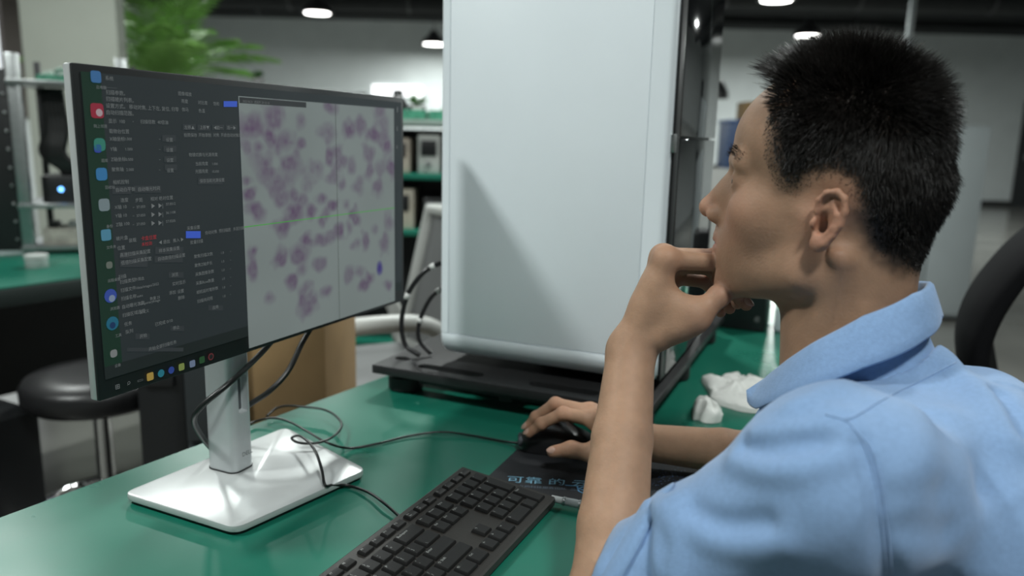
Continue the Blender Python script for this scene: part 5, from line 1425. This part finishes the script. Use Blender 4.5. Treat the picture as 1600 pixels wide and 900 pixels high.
# partition with the second small plant, and the palm
PN = local(tuple(at_d(430, 160, 5.6)[:2]) + (0,), 0)
pn = thing('partition_screen', 'low pale office partition behind the monitor', 'partition', tuple(PN.translation))
MB().box((0, 0, 0.76), (1.3, 0.04, 1.40), 0.004, M=PN).build('panel', M_wall, pn, 30); MB().box((0, 0, 1.475), (1.32, 0.12, 0.03), 0.003, M=PN).build('top_rail', M_alu, pn, 30)
for x in (-0.6, 0.6): MB().box((x, 0, 0.03), (0.05, 0.3, 0.06), M=PN).build('foot', M_alu, pn)
pq = at_d(405, 140, 5.6); pot_plant((pq[0], PN.translation.y, 1.49), 0.16, 0.055, 26, 'small round green plant on the partition behind the monitor', 4, (0.3, 0.3, 0.3))
pp = at_d(258, 130, 6.3)
pm = thing('potted_palm', 'tall palm with feathery green fronds behind the monitor', 'plant', (pp[0], pp[1], 0))
MB().lathe([(0.14, 0), (0.18, 0.30), (0.19, 0.32), (0.165, 0.32), (0.165, 0.28)], 24, (pp[0], pp[1], 0)).build('pot', mat('grey pot', (0.25, 0.25, 0.24), 0.5), pm, 40)
MB().tube([(pp[0], pp[1], 0.27), (pp[0] + .02, pp[1], 0.9), (pp[0], pp[1], 1.50)], [0.04, 0.03, 0.025], 10).build('trunk', mat('palm trunk', (0.10, 0.12, 0.05), 0.7), pm, 180)
M_palm = mat('palm leaf', (0.22, 0.42, 0.11), 0.7, spec=0.15, var=0.35, vscale=5)
r = random.Random(12)
for i in range(21):
    a = 2 * PI * i / 21 * 2 + r.uniform(-.2, .2); up = (0.85, 1.15, 1.4)[i % 3] + r.uniform(-.1, .1); L_ = r.uniform(0.80, 1.12)
    p = Vector((pp[0], pp[1], 1.46)); d = Vector((math.cos(a) * math.cos(up), math.sin(a) * math.cos(up), math.sin(up)))
    path = [p.copy()]
    for k in range(14):
        p = p + d * (L_ / 14); path.append(p.copy()); d = (d + Vector((math.cos(a) * .03, math.sin(a) * .03, -0.085))).normalized()
    fr = MB(); fr.tube(path, [0.006] * 8 + [0.004] * 7, 5)
    for k in range(3, 15):
        t_ = (path[k] - path[k - 1]).normalized(); sd = t_.cross(Vector((0, 0, 1))).normalized(); ll = 0.27 * math.sin(PI * (k / 15) ** 0.8) + 0.04
        for s_ in (-1, 1):
            for h_ in (0, 0.33, 0.66):
                o = path[k] * (1 - h_) + path[k - 1] * h_
                e = o + (sd * s_ * 0.75 + t_ * 0.65 + Vector((0, 0, -0.25 + r.uniform(-.1, .1)))).normalized() * ll
                fr.add([o - t_ * .004, o + t_ * .004, (o + e) / 2 + t_ * .008 + Vector((0, 0, .02)), e, (o + e) / 2 - t_ * .008 + Vector((0, 0, .02))], [(0, 1, 2, 3, 4)])
    fr.build('frond', M_palm, pm)
# pillar, high window, glowing strip
PL = at_d(120, 200, 5.4)
struct(MB().box((PL[0], PL[1] + 0.06, ZC / 2), (0.66, 0.12, ZC)).build('trim_1', mat('pillar paint', (0.46, 0.49, 0.43), 0.7, var=0.03, vscale=4)))
wn = struct(MB().box((X0 + 0.01, 10.1, 2.5), (0.02, 1.3, 1.7)).build('window_1', glow('daylight pane', (0.9, 0.97, 1.0), 1.6)))
M_bfr = mat('brown frame', (0.07, 0.055, 0.045), 0.5)
for y, w_ in ((9.4, 0.12), (11.02, 0.54)): MB().box((X0 + 0.04, y, 2.4), (0.08, w_, 2.2)).build('window_frame', M_bfr, wn)
MB().box((X0 + 0.04, 10.2, 1.60), (0.08, 1.5, 0.1)).build('window_sill', M_bfr, wn)
struct(MB().box((-2.5, Y1 - 0.02, 2.10), (1.05, 0.04, 0.22)).build('glow_strip', glow('bright wall strip', (0.97, 1.0, 1.0), 3.0)))  # glowing strip set on the back wall for an unidentified bright band
# ================================================================ right side
CBt = local(tuple(at_z(1430, 500, 0)[:2]) + (0,), -4)
cb = thing('steel_cabinet', 'pale grey steel cabinet standing behind the seated man', 'cabinet', tuple(CBt.translation))
M_pg = mat('pale grey steel', (0.36, 0.40, 0.41), 0.45, var=0.03, vscale=5)
MB().box((0.02, 0.25, 0.68), (0.62, 0.5, 1.30), 0.004, M=CBt).build('carcass', M_pg, cb, 30)
for x in (-0.135, 0.175):
    dr = MB().box((x, -0.006, 0.68), (0.300, 0.014, 1.26), 0.002, M=CBt).build('door', M_pg, cb, 30)
    MB().box((x + (0.12 if x < 0 else -0.12), -0.020, 0.72), (0.014, 0.018, 0.12), 0.002, M=CBt).build('handle', M_alu, dr, 30)
MB().box((0.02, 0.25, 0.015), (0.60, 0.46, 0.03), M=CBt).build('plinth', M_black, cb)
dq = at_d(1600, 270, 16.3)
dr = struct(MB().box((dq[0] + 0.35, Y1 - 0.02, 1.1), (1.0, 0.05, 2.2)).build('door_1', mat('dark door', (0.02, 0.022, 0.024), 0.4)))
MB().box((dq[0] + 0.0, Y1 - 0.06, 1.05), (0.03, 0.05, 0.14)).build('door_handle', M_alu, dr)
# black mesh office chair behind the man
pf = [at_d(x, y, 1.36) for x, y in ((1670, 368), (1640, 392), (1606, 424), (1574, 462), (1548, 502), (1532, 545), (1530, 590), (1540, 640), (1556, 720), (1566, 790))]
pf = np.array(smoothpath(pf, 3))
wv = -blf
bo = pf[-1] + wv * 0.23 + bf * 0.22
och = thing('office_chair', 'black office chair with curved back at the right edge behind the man', 'chair', (bo[0], bo[1], 0))
M_bf = mat('black fabric', (0.008, 0.008, 0.009), 0.9, spec=0.08)
rows = []
npf = len(pf)
for i in range(npf):
    tg = pf[min(i + 1, npf - 1)] - pf[max(i - 1, 0)]; nn = np.cross(tg, wv); nn /= np.linalg.norm(nn)
    th = 0.016 + 0.012 * math.sin(PI * i / (npf - 1))
    loop = []
    for k in range(24):
        a = 2 * PI * k / 24; c_, s_ = math.cos(a), math.sin(a)
        u = math.copysign(abs(c_) ** 0.35, c_); v_ = math.copysign(abs(s_) ** 0.7, s_)
        wd_ = 0.22 * (0.80 + 0.20 * math.sin(PI * min(1, (i + 4) / (npf + 4))))
        loop.append(pf[i] + wv * (0.22 + wd_ * u) + nn * (th * v_) + nn * 0.02 * (u * u - 1))
    rows.append(loop + [loop[0]])
bb_ = MB().grid(rows); bb_.f += [tuple(range(24))[::-1], tuple(range((npf - 1) * 25, (npf - 1) * 25 + 24))]
bb_.build('backrest', M_bf, och, 60)
OC = frame((bo[0], bo[1], 0), bf, wv)
MB().box((0.02, 0, 0.47), (0.46, 0.46, 0.07), 0.03, 3, M=OC).build('seat', M_bf, och, 180)
MB().tube(smoothpath([OC @ Vector((0, 0, 0.43)), OC @ Vector((-0.18, 0, 0.43)), OC @ Vector((-0.235, 0, 0.50)), pf[-4] + wv * 0.23], 5), 0.022, 8).build('back_support', M_black, och, 180)
MB().cyl(OC @ Vector((0, 0, 0.10)), OC @ Vector((0, 0, 0.44)), 0.028, 14).build('gas_lift', M_black, och, 40)
for k in range(5):
    a = 2 * PI * k / 5
    lg = MB().tube([OC @ Vector((0, 0, 0.11)), OC @ Vector((0.30 * math.cos(a), 0.30 * math.sin(a), 0.07))], [0.026, 0.016], 10).build('leg', M_black, och, 180)
    MB().lathe([(0.012, 0), (0.024, 0.006), (0.026, 0.03), (0.014, 0.056)], 14, OC @ Vector((0.30 * math.cos(a), 0.30 * math.sin(a), 0))).build('caster', M_black, lg, 40)
# far cabinet; blue and tan blocks stand in for an unclear figure
fq_ = at_d(1150, 262, 6.0)
FD = local((fq_[0] + 0.1, fq_[1], 0), 0)
fd = thing('white_cabinet', 'low white cabinet far behind the analyser', 'cabinet', tuple(FD.translation))
fz = float(fq_[2])
MB().box((0, 0, fz / 2), (0.8, 0.5, fz - 0.004), 0.004, M=FD).build('carcass', M_wp, fd, 30)
for x in (-0.2, 0.2): MB().box((x, -0.256, fz / 2), (0.38, 0.012, fz - 0.08), 0.002, M=FD).build('door', M_wp, fd, 30)
fcr = thing('blue_stand_in', 'blue block standing in for an unclear shape on the far white cabinet', 'crate', tuple(FD @ Vector((0, 0, fz))))
MB().box((-0.06, -0.05, fz + 0.17), (0.34, 0.30, 0.34), 0.008, M=FD).build('blue_block', mat('blue plastic', (0.04, 0.075, 0.17), 0.5), fcr, 30)
MB().box((-0.06, -0.05, fz + 0.35), (0.36, 0.32, 0.02), 0.004, M=FD).build('rim', mat('blue rim', (0.06, 0.12, 0.28), 0.5), fcr, 30)
fca = thing('cardboard_box', 'small tan block standing in for an unclear shape above the far blue block', 'box', tuple(FD @ Vector((0, 0, fz + 0.36))))
MB().box((0.0, -0.05, fz + 0.43), (0.22, 0.24, 0.13), 0.003, M=FD).build('carton', M_card, fca, 30); MB().box((0.0, -0.05, fz + 0.4965), (0.05, 0.24, 0.002), M=FD).build('tape', mat('packing tape', (0.45, 0.38, 0.25), 0.25), fca)
bq = at_d(1122, 140, 6.0)
dl = thing('desk_lamp', 'black desk lamp head peeping out behind the analyser', 'lamp', tuple(FD @ Vector((-0.30, 0.1, fz))))
MB().lathe([(0.08, 0), (0.08, 0.015), (0.02, 0.02)], 20, FD @ Vector((-0.30, 0.1, fz))).build('base', M_black, dl, 40)
MB().tube([FD @ Vector((-0.30, 0.1, fz + 0.01)), FD @ Vector((-0.32, 0.1, fz + 0.4)), (bq[0], bq[1], bq[2] + 0.06)], 0.010, 8).build('arm', M_black, dl, 180)
MB().lathe([(0.085, -0.07), (0.08, -0.02), (0.045, 0.05), (0.02, 0.07)], 20, tuple(bq)).build('lamp_shade', M_black, dl, 40)
# ceiling ducts and a pale pipe
for k, (x0_, x1_, y, z, r_) in enumerate(((-6.5, 3.0, 12.9, 3.28, 0.16), (2.0, 11.5, 11.6, 3.27, 0.17), (-6.5, 11.5, 14.6, 3.36, 0.10))):
    d_ = thing('ceiling_duct', ['black round duct under the ceiling at the left', 'black round duct under the ceiling at the right', 'thin black duct along the far wall top'][k], 'duct', (x0_, y, z))
    MB().cyl((x0_, y, z), (x1_, y, z), r_, 18).build('duct_run', M_ceil, d_, 40)
    for j in range(5):
        xx = x0_ + (x1_ - x0_) * (j + .5) / 5; MB().cyl((xx - .02, y, z), (xx + .02, y, z), r_ + .012, 18).build('collar_ring', M_shell, d_, 40)
        MB().cyl((xx, y, z + r_), (xx, y, ZC), 0.008, 6).build('hanger', M_shell, d_)
px_ = at_d(1420, 60, 9.0)
vp = thing('drop_pipe', 'thin pale pipe hanging from the ceiling above the man', 'pipe', (px_[0], px_[1], ZC))
MB().cyl((px_[0], px_[1], px_[2] - 0.15), (px_[0], px_[1], ZC), 0.035, 12).build('pipe_run', M_pg, vp, 40); MB().lathe([(0.05, 0), (0.06, 0.02), (0.05, 0.05)], 14, (px_[0], px_[1], px_[2] - 0.17)).build('outlet', M_pg, vp, 40)
